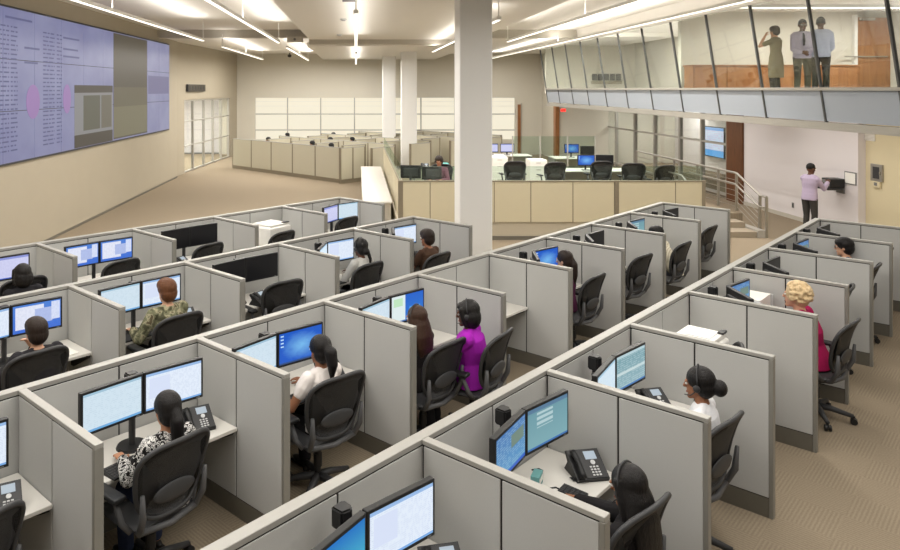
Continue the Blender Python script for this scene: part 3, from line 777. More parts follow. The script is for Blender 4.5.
    if hs in ('long', 'verylong'):
        z1 = -.36 if hs == 'long' else -.42
        rs = []
        for zz, xx, a, b in ((.07, .03, .08, .09), (-.04, .055, .085, .112), (-.16, .08, .072, .132), (-.27, .09, .045, .13), (z1, .085, .025, .105)):
            rs.append([hp(xx + math.cos(2 * PI * k / 16) * a, math.sin(2 * PI * k / 16) * b, zz) for k in range(16)])
        h.loft(rs)
        for sd in (-1, 1): strand([(.0, sd * .08, .06), (.015, sd * .095, -.05), (.02, sd * .105, -.17)], [.03, .03, .02])
    if hs == 'bob':
        h.ell(hp(.04, 0, -.03), (.1 * sc, .117 * sc, .125 * sc), RM)
        for sd in (-1, 1): strand([(-.04, sd * .07, .06), (-.035, sd * .082, -.02), (-.02, sd * .08, -.09)], [.032, .03, .022])
        h.ell(hp(-.05, 0, .085), (.045 * sc, .07 * sc, .035 * sc), RM)
    if hs == 'curly':
        rnd = random.Random(3)
        h.ell(hp(.03, 0, .03), (.118 * sc, .112 * sc, .118 * sc), RM, 18, 12)
        for _ in range(190):
            a, t = rnd.uniform(0, 2 * PI), rnd.uniform(-.6, 1.5)
            x, y, z = math.cos(t) * math.cos(a), math.cos(t) * math.sin(a), math.sin(t)
            if x < -.5 and z < .5: continue
            h.ell(hp(.03 + x * .125, y * .118, .03 + z * .122), (.016 * sc,) * 3, None, 8, 6)
    remesh(h.build('hair', hm, root), min(vox, .008), 1)
    if headset:
        q = MB(); q.tube([hp(.01, .106 * math.cos(PI * k / 14), .03 + .126 * math.sin(PI * k / 14)) for k in range(15)], .006, 6)
        for sd in (-1, 1): q.ell(hp(.0, sd * .1, -.005), (.028 * sc, .014 * sc, .03 * sc), RM)
        q.tube([hp(0, -.1, -.02), hp(-.05, -.1, -.06), hp(-.1, -.06, -.07)], .004, 6); q.build('headset', M_blk2, root, True)
    if glasses:
        q = MB()
        for sd in (-1, 1):
            q.tube([hp(-.1, sd * .034 + .024 * math.cos(2 * PI * k / 12), .01 + .018 * math.sin(2 * PI * k / 12)) for k in range(12)], .003, 5, True)
            q.tube([hp(-.1, sd * .058, .015), hp(0, sd * .085, .015)], .003, 5)
        q.tube([hp(-.1, -.01, .012), hp(-.1, .01, .012)], .003, 5); q.build('glasses', M_blk, root)
    if tie:
        q = MB(); f = rr[4][0] * s
        q.tube([tp(5) + Vector((-.075 * s, 0, .0)), tp(4) + Vector((-f - .02, 0, 0)), tp(3) + Vector((-.145 * s, 0, 0)), tp(2) + Vector((-.135 * s, 0, 0))], [.014, .022, .028, .02], 8, flat=.35); q.build('tie', tie, root, True)
    return root

# ================================================================== OFFICE THINGS (prototypes)
def make_chair():
    t = thing('office_chair', 'black mesh office chair proto type', 'office chair'); t.scale = (1.07, 1.07, 1.07)
    rs = []
    for x, z, a, th in ((-.31, .425, .19, .012), (-.29, .45, .225, .022), (-.2, .468, .245, .026), (-.05, .462, .25, .026), (.1, .46, .245, .026), (.19, .475, .22, .02), (.21, .485, .18, .01)):
        rs.append([Vector((x, math.copysign(abs(math.cos(2 * PI * k / 24)) ** .6, math.cos(2 * PI * k / 24)) * a, z + math.sin(2 * PI * k / 24) * th)) for k in range(24)])
    shade_auto(MB().loft(rs).build('seat', M_blk2, t), 60)
    N = 40
    def outline(f, off=0.):
        out = []
        for k in range(N):
            a = 2 * PI * k / N; c, sn = math.cos(a), math.sin(a)
            yy = math.copysign(abs(c) ** .55, c); zz = math.copysign(abs(sn) ** .6, sn)
            tt = (zz * f + 1) / 2
            hwid = .215 + .085 * tt ** .8 - .02 * max(0, tt - .8) * 5 * .3
            y = yy * hwid * f; z = .775 + zz * .255 * f
            x = .225 + .12 * ((z - .52) / .51) - .045 * math.sin(PI * min(1, max(0, (z - .5) / .5))) * .6 - .055 * (y / .29) ** 2 + off
            out.append(Vector((x, y, z)))
        return out
    MB().tube(outline(1.), .017, 8, True).build('back_frame', M_blk2, t, True)
    q = MB(); q.loft([outline(f, .004) for f in (.99, .75, .5, .25, .04)]); q.loft([outline(f, -.004) for f in (.99, .75, .5, .25, .04)])
    q.build('back_mesh', M_net, t, True)
    MB().ell((.262, 0, .68), (.016, .165, .062), None, 18, 10).build('lumbar_pad', M_blk2, t, True)
    q = MB()
    for sd in (-1, 1): q.tube([(.06, sd * .16, .42), (.2, sd * .22, .47), (.255, sd * .235, .58), (.265, sd * .245, .74)], [.02, .024, .024, .014], 8)
    q.tube([(.2, -.22, .47), (.23, 0, .455), (.2, .22, .47)], .022, 8); q.build('back_support', M_gry2, t, True)
    for sd in (-1, 1):
        q = MB(); q.tube([(.13, sd * .24, .46), (.10, sd * .285, .52), (.04, sd * .295, .655)], [.02, .022, .018], 8); q.build('arm_post', M_gry2, t, True)
        MB().box((-.03, sd * .295, .675), (.27, .095, .035), .016, seg=3).build('armrest', M_blk, t, True)
    q = MB(); q.bx(-.1, .12, -.09, .09, .385, .445, .02); q.cyl((0, 0, .1), (0, 0, .4), .024, .03, 14); q.cyl((0, 0, .2), (0, 0, .3), .036, .036, 14); q.build('pedestal', M_blk, t)
    for k in range(5):
        a = 2 * PI * k / 5 + .3; c, sn = math.cos(a), math.sin(a)
        q = MB(); q.tube([(0, 0, .12), (c * .12, sn * .12, .115), (c * .31, sn * .31, .078)], [.035, .03, .02], 8); lg = q.build('base_leg', M_blk2, t, True)
        q = MB(); p = Vector((c * .315, sn * .315, .031)); v = Vector((-sn, c, 0))
        for o in (-.016, .016): q.cyl(p + v * (o - .011), p + v * (o + .011), .031, None, 12)
        q.cyl(p, p + Vector((0, 0, .05)), .01); q.build('caster', M_blk, lg)
    return t
M_gry2 = mat('chair_grey', (78, 78, 79), .5, noise=.05)

MW, MHT = .50, .315
def make_monitor(kind):
    t = thing('monitor', 'wide flat monitor proto type', 'monitor')
    MB().bx(-.03, .012, -MW / 2, MW / 2, 0, MHT, .006).build('bezel', M_blk, t)
    MB().bx(-.062, -.028, -.17, .17, .06, .25, .015).build('rear_housing', M_blk2, t)
    q = MB(); a, b0, b1 = MW / 2 - .018, .022, MHT - .018
    q.quad([(.0135, -a, b0), (.0135, a, b0), (.0135, a, b1), (.0135, -a, b1)], [(0, 0), (1, 0), (1, 1), (0, 1)])
    q.build('screen', screen_mat(kind), t)
    MB().bx(-.012, .013, MW / 2 - .06, MW / 2 - .03, .006, .014).build('power_button', M_gry, t)
    return t
def make_stand():
    t = thing('monitor_stand', 'black monitor stand proto type', 'monitor stand')
    MB().cyl((0, 0, 0), (0, 0, .02), .12, .11, 24).build('base', M_blk, t)
    MB().cyl((0, 0, .02), (0, 0, .47), .026, None, 14).build('column', M_blk2, t)
    q = MB(); q.prism([(-.045, -.048), (.04, -.048), (.052, .016), (.025, .045), (-.032, .052), (-.048, .024)], 'z', .465, .575)
    bmesh.ops.bevel(q.bm, geom=list(q.bm.edges), offset=.01, segments=2, affect='EDGES')
    q.build('cap', M_blk, t); 
    for sd in (-1, 1): MB().tube([(0, sd * .03, .43), (.06, sd * .13, .43), (.09, sd * .22, .44)], .018, 8).build('arm', M_blk2, t, True)
    return t
M_lcd = emis('phone_display', (200, 214, 226), .75)
def make_phone():
    t = thing('desk_phone', 'black desk phone proto type', 'telephone')
    MB().prism([(-.11, 0), (-.02, 0), (.10, .0), (.11, .025), (-.085, .14), (-.105, .125), (-.06, .07)], 'y', -.12, .12).build('body', M_blk, t)
    A = Matrix.Translation((.11, 0, .026)) @ Matrix.Rotation(math.atan2(.115, .195), 4, 'Y')     # local -x runs up the sloping face
    MB().box((-.113, .035, .003), (.215, .165, .006), .002, M=A).build('face_plate', M_blk2, t)
    MB().box((-.172, .04, .008), (.06, .085, .003), M=A).build('display', M_lcd, t)
    q = MB()
    for i in range(4):
        for j in range(3): q.box((-.025 - .02 * i, .012 + .024 * j, .008), (.012, .017, .004), .002, M=A, seg=1)
    q.build('keypad', M_btn, t)
    q = MB(); q.cyl(A @ Vector((-.118, .04, .005)), A @ Vector((-.118, .04, .011)), .017, None, 16); q.build('navigation_button', M_btn, t)
    q = MB()
    q.tube([A @ Vector((x, -.08, z)) for x, z in ((-.0, .02), (-.03, .03), (-.1, .038), (-.17, .03), (-.2, .02))], [.026, .022, .018, .022, .026], 10, flat=.7)
    q.build('handset', M_blk, t, True)
    q = MB(); q.tube([(.06 + .02 * math.cos(k), -.12 - .002 * k + .01 * math.sin(k * 2), .012) for k in range(12)], .005, 5); q.build('cord', M_blk, t)
    return t
def make_keyboard():
    t = thing('keyboard', 'black keyboard proto type', 'keyboard')
    MB().prism([(-.085, 0), (.085, 0), (.085, .014), (-.085, .026)], 'y', -.23, .23).build('body', M_blk, t)
    q = MB()
    for i in range(5):
        for j in range(20):
            if j in (14, ): continue
            x = -.065 + .031 * i; q.box((x, -.21 + .0221 * j, .0225 - .07 * (x + .085) + .004), (.025, .018, .008), .0, seg=1)
    q.build('keys', M_blk2, t)
    return t
def make_mouse():
    t = thing('mouse', 'black mouse proto type', 'mouse')
    q = MB(); q.ell((0, 0, .012), (.055, .031, .024)); bmesh.ops.bisect_plane(q.bm, geom=q.bm.verts[:] + q.bm.edges[:] + q.bm.faces[:], plane_co=(0, 0, .001), plane_no=(0, 0, -1), clear_outer=True)
    q.build('shell', M_blk, t, True); MB().cyl((-.03, -.004, .031), (-.03, .004, .031), .008).build('scroll_wheel', M_gry, t)
    return t
def make_printer(label):
    t = thing('printer', label, 'printer')
    MB().bx(-.22, .22, -.21, .21, 0, .27, .03, seg=3).build('body', M_wht, t)
    MB().bx(-.19, .19, -.18, .18, .27, .3, .012).build('top_cover', M_wht, t)
    MB().bx(-.1, .14, -.13, .13, .298, .303).build('output_slot', M_btn, t)
    MB().bx(.215, .235, -.17, .17, .03, .11, .006).build('paper_tray', M_gry, t)
    MB().bx(.14, .2, .08, .19, .3, .312, .004).build('control_panel', M_blk2, t)
    return t

CHAIR = make_chair(); STAND = make_stand(); PHONE = make_phone(); KEYB = make_keyboard(); MOUSE = make_mouse(); MON = {}

def desk(label, u, v, ln, dep=.635, mod=True):
    t = thing('worksurface', label, 'desk', W(u, v), RZ, 'cubicle worksurfaces')
    MB().bx(.05, dep, -ln / 2, ln / 2, .71, .74, .006).build('top', M_desk, t)
    for sd in (-1, 1): MB().prism([(.2, .71), (dep - .05, .71), (dep - .05, .67), (.26, .5), (.2, .5)], 'y', sd * (ln / 2 - .0) - (.03 if sd > 0 else 0), sd * (ln / 2) + (0 if sd > 0 else .03)).build('bracket', M_core, t)
    MB().bx(.06, .1, -ln / 2 + .05, ln / 2 - .05, .5, .62, .01).build('cable_tray', M_core, t)
    return t
TK = .031
PH = 1.326
def divider(label, u, v, ln=1.18, h=PH):
    t = thing('divider_panel', label, 'cubicle divider', W(u, v), RZ, 'cubicle dividers')
    MB().bx(.043, ln - .02, -.02, .02, .02, h - .02).build('core', M_core, t)
    m = .05 + (ln - .1) * .5
    for sd in (-1, 1):
        for a, b in ((.056, m - .007), (m + .007, ln - .034)):
            MB().bx(a, b, sd * .0202, sd * .030, .165, h - .04, .003, seg=1).build('fabric_tile', M_fab, t)
        MB().bx(.056, ln - .034, sd * .0202, sd * .028, .0, .157).build('kick_plate', M_kick, t)
    MB().bx(.043, ln, -TK, TK, h - .03, h, .003, seg=1).build('top_cap', M_cap, t)
    MB().bx(ln - .032, ln, -TK, TK, 0, h - .031, .003, seg=1).build('end_cap', M_end, t)
    return t
def spine(label, u0, u1, v, joints, h=PH):
    t = thing('spine_partition', label, 'partition wall', W(u0, v), RZ, 'long spine partitions')
    n = (u1 - u0) * KU
    MB().bx(-.03, .03, 0, n, .0, h - .02).build('core', M_core, t)
    js = [0] + [(j - u0) * KU for j in joints if u0 + .1 < j < u1 - .1] + [n]
    for a, b in zip(js[:-1], js[1:]):
        for sd in (-1, 1):
            MB().bx(sd * .0302, sd * .041, a + .007, b - .007, .165, h - .045, .003, seg=1).build('fabric_tile', M_fab, t)
    for sd in (-1, 1): MB().bx(sd * .0302, sd * .038, .0, n, .0, .157).build('kick_plate', M_kick, t)
    MB().bx(-.041, .041, -.01, n + .01, h - .035, h, .003, seg=1).build('top_cap', M_cap, t)
    return t
DESC = {'white': 'white', 'pale': 'pale grey-blue', 'lavender': 'lavender', 'windows_on_blue': 'blue and white', 'blue': 'blue', 'cyanblue': 'bright cyan',
        'page_and_blue': 'half white half blue', 'teal': 'grey-teal', 'teal_lines': 'lined teal', 'blue_lines': 'lined blue', 'off': 'black'}
def monitor_at(kind, u, v, z, rot, label, group='dual monitors', du=0., dv=0.):
    if kind not in MON: MON[kind] = make_monitor(kind)
    return inst(MON[kind], W(u, v, z, du, dv), RZ + rot, label, group)
ZM = 1.352 - MHT
DH = .74
def dual(uj, vj, lk, rk, who, aL=.14, aR=.14, phone=None, kb=None, mouse=True):
    """two monitors meeting at grid (uj, vj), opening towards +v; phone and kb are offsets in metres along and away from the spine"""
    inst(STAND, W(uj, vj, DH, 0, -.16), RZ, f'black stand holding the monitors of {who}', 'monitor stands')
    h = MW / 2 + .003
    if lk: monitor_at(lk, uj, vj, ZM, aL, f'left {DESC[lk]} monitor in front of {who}', du=-h * math.cos(aL), dv=h * math.sin(aL))
    if rk: monitor_at(rk, uj, vj, ZM, -aR, f'right {DESC[rk]} monitor in front of {who}', du=h * math.cos(aR), dv=h * math.sin(aR))
    if phone: inst(PHONE, W(uj, vj, DH, phone[0], phone[1]), RZ + (phone[2] if len(phone) > 2 else -.3), f'black desk phone of {who}', 'desk phones')
    if kb: inst(KEYB, W(uj, vj, DH, kb[0], kb[1]), RZ + (kb[2] if len(kb) > 2 else 0), f'black keyboard of {who}', 'keyboards')
    if kb and mouse: inst(MOUSE, W(uj, vj, DH, kb[0] + .29, kb[1] + .01), RZ, f'black mouse beside the keyboard of {who}', 'mice')
def chair(u, v, rot, label, z=0., du=0., dv=0.):
    return inst(CHAIR, W(u, v, z, du, dv), RZ + rot, label, 'black mesh office chairs')

# ================================================================== CUBICLES
V1, V2, V3, V4 = -3.44, -6.51, -9.48, -12.44
U1 = [4.11, 5.95, 7.8, 9.6, 11.38, 13.2, 15.04, 16.88]
U2 = [2.23, 4.06, 5.91, 7.74, 9.54, 11.35, 13.1, 14.92, 16.75]
U3 = [3.95, 5.74, 7.57, 9.39, 11.15]
U4 = [4.65, 6.42, 8.23, 10.06, 11.87]
U1 = [u * .995 + .04 for u in U1]; U2 = [u * .991 + .07 for u in U2]; U4 = [u - .02 for u in U4]
def half(us, a, b):
    x = [a] + us + [b]; return sorted(us + [(p + q) / 2 for p, q in zip(us[:-1], us[1:])] + [us[0] - .91])
spine('long grey spine wall nearest the camera, right of the purple woman', 1.3, U1[-1] + .04, V1, half(U1, 0, 0))
spine('grey spine wall behind the monitors of the zebra print woman', .3, U2[-1] + .04, V2, half(U2, 0, 0))
spine('grey spine wall behind the monitors of the camouflage shirt man', 2.0, U3[-1] + .04, V3, half(U3, 0, 0))
spine('grey spine wall nearest the left tan wall', 2.8, U4[-1] + .04, V4, half(U4, 0, 0))

WHO = {'1a': 'the bottom centre cubicle', '1b': 'the woman in the black suit', '1c': 'the white shirted woman with a bun', '1d': 'the cubicle holding the low white machine',
       '1e': 'the blonde woman in magenta', '1f': 'the empty cubicle behind the blonde woman', '1g': 'the dark-haired person in glasses', '1h': 'the farthest right-row cubicle',
       '2o': 'the bottom left corner cubicle', '2a': 'the woman in zebra print', '2b': 'the woman in a white blouse', '2c': 'the woman in bright purple', '2d': 'the bare cubicle with an empty worksurface',
       '2e': 'the plum-shirted woman with a ponytail', '2f': 'the unoccupied cubicle beyond the ponytail woman', '2g': 'the person in cream stripes', '2h': 'the last cubicle near the stairs',
       '3a': 'the man in the dark jacket', '3b': 'the man in camouflage', '3c': 'the unoccupied cubicle beside camouflage man', '3d': 'the woman in a pale grey sweater', '3e': 'the person in a brown shirt',
       '4a': 'the far left black-haired person', '4b': 'the two-screen cubicle behind camouflage man', '4c': 'the far cubicle with black screens', '4d': 'the cubicle holding the white printer', '4e': 'the far cubicle right of the printer'}
for us, v, ids in ((U1, V1, ('1a', '1b', '1c', '1d', '1e', '1f', '1g', '1h')), (U2, V2, ('2o', '2a', '2b', '2c', '2d', '2e', '2f', '2g', '2h')),
                   (U3, V3, ('3a', '3b', '3c', '3d', '3e')), (U4, V4, ('4a', '4b', '4c', '4d', '4e'))):
    for i, u in enumerate(us):
        divider(f'grey divider panel on the far side of {WHO[ids[i]]}', u, v, 1.23 if v == V1 else 1.215)
        a = us[i - 1] if i else u - 1.82
        desk(f'white worksurface of {WHO[ids[i]]}', (a + u) / 2, v, (u - a) * KU - 2 * TK - .01)

w_ = WHO
# -- right row
dual(3.11, -3.03, 'cyanblue', 'white', w_['1a'], .14, .10, (.60, .04, -.6))
dual(5.02, -3.07, 'blue_lines', 'teal', w_['1b'], .16, .10, (.60, .15, -.65), (.12, .22, .1), False)
dual(6.65, -3.06, 'pale', 'teal_lines', w_['1c'], .16, .08, (.66, .06, -.6), (.22, .22))
dual(10.1, -3.07, 'off', 'blue_lines', w_['1e'], .75, .13, None, (.36, .24))
dual(11.87, -3.1, 'off', 'off', w_['1f'], .75, .08)
dual(13.7, -3.12, 'off', 'blue_lines', w_['1g'], .75, .1, None, (.4, .24))
dual(15.53, -3.15, 'off', 'off', w_['1h'], .75, .1)
# -- second row
dual(1.38, -5.97, 'white', 'white', w_['2o'], .12, .1, (.47, .02))
dual(3.17, -5.96, 'pale', 'white', w_['2a'], .04, .1, (.53, -.06), (-.12, .10, .1))
dual(4.71, -5.92, 'pale', 'blue', w_['2b'], .1, .12, (.74, -.1), (.05, .10))
dual(6.55, -5.95, 'pale', 'page_and_blue', w_['2c'], .12, .1, None, (.05, .1))
dual(10.06, -5.97, 'pale', 'blue', w_['2e'], .65, .15, None, (.3, .1))
dual(11.87, -5.97, 'off', 'off', w_['2f'], .65, .05)
dual(13.62, -5.97, 'off', 'teal', w_['2g'], .65, .1)
dual(15.4, -5.97, 'off', 'off', w_['2h'], .75, .12)
# -- third row
dual(3.02, -8.95, 'white', 'windows_on_blue', w_['3a'], .1, .1, None, (-.2, .1))
dual(4.67, -8.84, 'pale', 'white', w_['3b'], .04, .05, (.62, -.06), (-.1, .02))
dual(6.46, -8.9, 'off', 'off', w_['3c'], .05, .08, (.2, .08, .2))
dual(8.13, -8.85, 'pale', 'white', w_['3d'], .6, .1, (.74, -.06), (.05, .04))
dual(9.88, -8.88, 'lavender', 'white', w_['3e'], .75, .1, (.58, .06), (.05, .06))
# -- far left row
dual(3.62, -11.66, None, 'lavender', w_['4a'], .1, .03, (.58, -.1))
dual(5.38, -11.65, 'windows_on_blue', 'windows_on_blue', w_['4b'], .03, .06, (.6, -.16), (-.05, -.06))
dual(7.17, -11.66, 'off', 'off', w_['4c'], .05, .05, (-.1, -.04, .3))
dual(11.0, -11.6, 'lavender', 'pale', w_['4e'], .25, .1, None, (0, -.06))

# printers
o = make_printer('low white machine seen over a divider behind bun woman'); o.location = W(8.42, -2.86, DH); o.rotation_euler = (0, 0, RZ)
o.scale = (.9, 1.0, 1.6)
o = make_printer('white laser printer in the far left row'); o.location = W(9.35, -11.95, DH); o.rotation_euler = (0, 0, RZ + .1); o.scale = (1.15, 1.25, 1.35)

# small clutter on the desks
def papers(label, u, v, n, dims=(.22, .3), rz=0., z=.74):
    t = thing('paper_stack', label, 'papers', W(u, v, z), RZ + rz)
    for k in range(n): MB().box((random.uniform(-.01, .01), random.uniform(-.01, .01), .004 + .007 * k), (*dims, .006), rz=random.uniform(-.08, .08)).build('sheet', M_paper, t)
    return t
papers('loose white papers in front of the two-screen cubicle chair', 5.0, -11.75, 3)
papers('white sheet on the worksurface of the white blouse woman', 4.45, -5.8, 2)
papers('white papers on the desk beside the dark jacket man', 3.6, -8.9, 2)
papers('white papers on the desk in the bottom left corner cubicle', 1.5, -5.82, 1)
t = thing('document_tray', 'beige paper tray right of the blonde woman\'s monitor', 'tray', W(10.98, -3.03, DH), RZ)
for k in range(3): MB().bx(-.16, .16, -.24, .24, .1 * k, .1 * k + .015, .004).build('shelf', M_btn, t)
for sd in (-1, 1): MB().bx(-.16, .16, sd * .235 - .006, sd * .235 + .006, 0, .36, .003).build('side', M_btn, t)
MB().bx(-.14, .14, -.21, .21, .22, .37, .004).build('papers', M_paper, t)
t = thing('spare_headset', 'tangled black headset lying below the black suit woman\'s monitors', 'headset', W(4.9, -2.95, DH), RZ)
MB().tube([(.0 + .085 * math.cos(PI * k / 12), .085 * math.sin(PI * k / 12) - .02, .02 + .05 * math.sin(PI * k / 12)) for k in range(13)], .009, 7).build('band', M_blk, t, True)
for sd in (-1, 1): MB().ell((sd * .085, -.03, .035), (.02, .035, .035)).build('ear_pad', M_blk2, t, True)
t = thing('cable', 'black cable looping across the desk beside the black suit woman\'s phone', 'cable', W(5.35, -3.0, DH), RZ)
MB().tube([(-.22 + .03 * k, .09 * math.sin(k * .9) - .02 * k + .1, .006) for k in range(13)], .005, 6).build('cord', M_blk, t, True)
t = thing('card_box', 'small turquoise card box under the black suit woman\'s teal monitor', 'box', W(5.3, -3.12, DH), RZ + .3)
MB().bx(-.03, .03, -.06, .06, 0, .08, .003).build('box', mat('teal_card', (110, 168, 168), .6, noise=.1), t)
MB().bx(.03, .031, -.05, .05, .02, .06).build('label_patch', M_paper, t)
t = thing('cup', 'dark cup beside the brown shirt person\'s phone', 'cup', W(10.2, -8.68, DH), RZ)
MB().tube([(0, 0, 0), (0, 0, .01), (0, 0, .1)], [.032, .035, .042], 16).build('cup_body', M_blk2, t, True); MB().cyl((0, 0, .1), (0, 0, .108), .044, None, 16).build('lid', M_blk, t)

# -- chairs: where the top of the backrest shows, and the turn
CH = [('1b', 4.79, -1.93, -.1), ('1c', 6.53, -1.96, -.1), ('1d', 8.35, -2.42, .3), ('1e', 10.3, -1.72, -.1), ('1f', 12.1, -2.05, .1), ('1g', 13.9, -2.0, 0), ('1h', 15.5, -2.05, .1),
      ('2o', 1.5, -5.1, .2), ('2a', 2.99, -5.11, .08), ('2b', 4.78, -5.07, -.12), ('2e', 10.1, -5.0, 0), ('2f', 11.9, -5.03, -.1), ('2g', 13.4, -4.9, -.05), ('2h', 15.4, -5.08, -.05),
      ('3a', 2.92, -7.85, .03), ('3b', 4.65, -7.83, 0), ('3c', 6.55, -8.1, -.12), ('3d', 8.2, -7.94, 0), ('3e', 9.54, -7.57, .0), ('4b', 5.45, -10.98, .1), ('4c', 7.15, -11.0, .1), ('4d', 8.8, -10.9, .1), ('4e', 10.8, -11.1, .05), ('4a', 3.9, -11.0, 0)]
def chair_at(u, v, r, label):
    chair(u * 1.035, v * 1.035, r, label, du=.31 * math.sin(r) * -1, dv=((-.35 if v > -3 else -.26)) * math.cos(r))
for k, u, v, r in CH: chair_at(u, v, r, f'black mesh office chair of {w_[k]}')
chair_at(6.28, -4.87, .0, 'black mesh chair of the long brown-haired woman, left of purple woman')
chair_at(6.95, -4.62, .15, 'black mesh chair of the woman in bright purple')

# -- people at the desks
def cloth(name, rgb, n=.12): return mat('cloth_' + name, rgb, .85, noise=n, nscale=45, bump=.25, bscale=60, spec=.15)
M_zebra = ramp_mat('cloth_zebra', [(0, (24, 22, 22)), (.49, (228, 226, 222)), (.56, (24, 22, 22)), (.62, (228, 226, 222))], 'noise', 22, .85, 1.6)
M_camo = ramp_mat('cloth_camouflage', [(0, (74, 72, 54)), (.42, (112, 112, 86)), (.54, (156, 150, 122)), (.64, (94, 84, 64))], 'noise', 14, .9, .6)
M_strp = ramp_mat('cloth_stripes', [(0, (226, 220, 200)), (.62, (196, 184, 158))], 'wave', 12, .85, .3)
M_denim = cloth('denim', (44, 52, 74)); M_kh = cloth('khaki', (120, 110, 86)); M_bk = cloth('black', (30, 29, 31)); M_dgr = cloth('dark_grey', (66, 64, 62))
P = {}
def sit(k, u, v, rot, label, f=1.02, **kw):
    """u, v: grid point of the head; the body is set back from it by its own lean"""
    l = kw.get('lean', .15); hx = .02 - .535 * kw.get('s', 1.) * math.sin(l) - .03 - .05 * math.sin(l)
    return person(label, W(u * f, v * f, 0, -hx * math.sin(rot), -hx * math.cos(rot)), RZ + rot, seated=True, **kw)
dz = .785
sit('1b', 4.86, -2.14, -.08, 'woman in a black suit with long black hair and headset, hand on mouse', zseat=-.05, skin='b', hair=('verylong', 'black'), top=cloth('black_suit', (32, 30, 31)), headset=True, lean=.06, vox=.0065,
    wr=[(-.34, -.12, dz), (-.52, .22, dz)], yaw=-.05, pitch=.2)
sit('1c', 6.9, -2.36, .1, 'woman in a white shirt with headset and dark hair bun', skin='b', hair=('bun', 'black'), top=cloth('white_shirt', (228, 228, 230), .04), sleeve='short', headset=True, lean=.05, vox=.0065, yaw=.1, pitch=.1)
sit('1e', 10.55, -2.40, .05, 'blonde curly-haired woman in a magenta top leaning to her desk', skin='l', hair=('curly', 'blonde'), top=cloth('magenta', (168, 30, 84)), wide=1.25, lean=.26, s=1.1, pitch=.0, yaw=0)
sit('1g', 14.6, -2.59, .1, 'dark-haired person in glasses seen over the right row dividers', skin='l', hair=('short', 'black'), top=cloth('grey_blue', (90, 96, 110)), glasses=True, lean=.12, s=1.02, male=True)
sit('2a', 3.1, -5.41, .0, 'woman in a zebra print top with black ponytail, typing', skin='m', hair=('ponytail', 'black'), top=M_zebra, lean=.0, vox=.006, wr=[(-.33, -.17, dz), (-.36, .13, dz)], pitch=.15, legs=M_denim)
sit('2b', 4.95, -5.5, -.05, 'woman in a white puff-sleeved blouse with straight black hair', skin='b', hair=('highpony', 'black'), top=cloth('white_blouse', (236, 228, 222), .05), sleeve='puff', lean=.03, vox=.0065, wr=[(-.3, -.2, dz), (-.4, .12, dz)], legs=M_bk)
sit('2c2', 6.38, -5.37, .05, 'woman with very long brown hair sitting left of the purple woman', skin='m', hair=('long', 'brown'), top=cloth('black_knit', (40, 36, 36)), headset=True, lean=.02, vox=.007, f=1.03)
sit('2c', 7.1, -5.15, .42, 'woman in a bright purple blouse with headset, turned sideways', f=1.0, skin='d', hair=('bob', 'black'), top=cloth('purple', (158, 34, 168)), headset=True, wide=1.3, lean=.03, vox=.0065, s=1.04,
    wr=[(-.46, -.12, .79), (-.3, .02, .70)], yaw=.15, pitch=.12)
sit('2e', 10.35, -5.6, .15, 'woman in a plum shirt with brown ponytail facing blue screen', skin='l', hair=('ponytail', 'dark'), top=cloth('plum', (84, 36, 66)), lean=.04, headset=False)
sit('2g', 13.8, -5.5, .1, 'person in a cream striped shirt with dark hair, head lowered', skin='m', hair=('short', 'black'), top=M_strp, lean=.5, male=True, pitch=.3)
sit('3a', 3.02, -8.14, .05, 'man in a dark jacket with short brown hair, hand on cheek', skin='l', hair=('short', 'dark'), top=cloth('charcoal_jacket', (42, 41, 44)), wide=1.15, lean=.02, male=True, vox=.0065, wr=[(-.36, -.2, dz), (-.22, .06, 1.0)], s=1.02)
sit('3b', 4.78, -8.35, .03, 'man in a camouflage uniform with auburn hair, typing', skin='l', hair=('short', 'auburn'), top=M_camo, wide=1.1, lean=.03, male=True, vox=.0065, wr=[(-.32, -.24, dz), (-.4, .1, dz)], s=1.06, f=1.03)
sit('3d', 8.6, -8.5, .0, 'woman in a pale grey sweater with a low black bun', skin='d', hair=('lowbun', 'black'), top=cloth('pale_sweater', (196, 194, 188), .06), lean=.05, s=1.02, headset=True)
sit('3e', 10.0, -8.16, .0, 'person in a brown short-sleeved shirt with cropped dark hair', skin='b', hair=('short', 'dark'), top=cloth('brown', (78, 58, 46)), sleeve='short', lean=.03, male=True, s=1.03)
sit('4a', 3.86, -10.94, .0, 'person with thick black hair before the lavender screen', skin='b', hair=('bob', 'black'), top=cloth('black_top', (34, 33, 36)), lean=.03, s=1.04, f=1.0, wide=1.15)

# ================================================================== RAISED PLATFORM
SCALED.update(o.name for o in SC.objects)
PZ = .46
sbox('floor_platform', 1.15, 9.1, 18.25, 30, .001, PZ, M_floor); sbox('floor_platform_right', 9.1, 10.8, 19.5, 30, .001, PZ, M_floor)
st = bpy.data.objects.new('stairs', None); COL.objects.link(st); struct(st)
M_stair = mat('stair_carpet', (150, 138, 120), .95, noise=.12, nscale=70)
MB().bx(9.1, 10.6, 18.45, 19.0, .001, .153, .008).build('step', M_stair, st); MB().bx(9.1, 10.6, 19.0, 19.5, .001, .307, .008).build('step', M_stair, st)
MB().bx(10.6, 10.8, 18.4, 19.5, .001, .2).build('stringer', M_alu, st)
M_base = mat('platform_fascia', (184, 174, 154), .7, noise=.03)
sbox('trim_6', 1.1, 9.1, 18.2, 18.25, .1, PZ, M_base); sbox('baseboard_platform', 1.08, 9.1, 18.17, 18.25, 0, .1, M_kick)
sbox('trim_7', 1.1, 1.15, 18.25, 30, .0, PZ, M_base)
t = thing('guard_wall', 'tan panelled guard wall with glass along the platform front', 'guard wall', (0, 18.2, PZ))
GX = [1.17, 1.93, 3.05, 4.2, 4.55, 5.65, 6.73, 7.3]
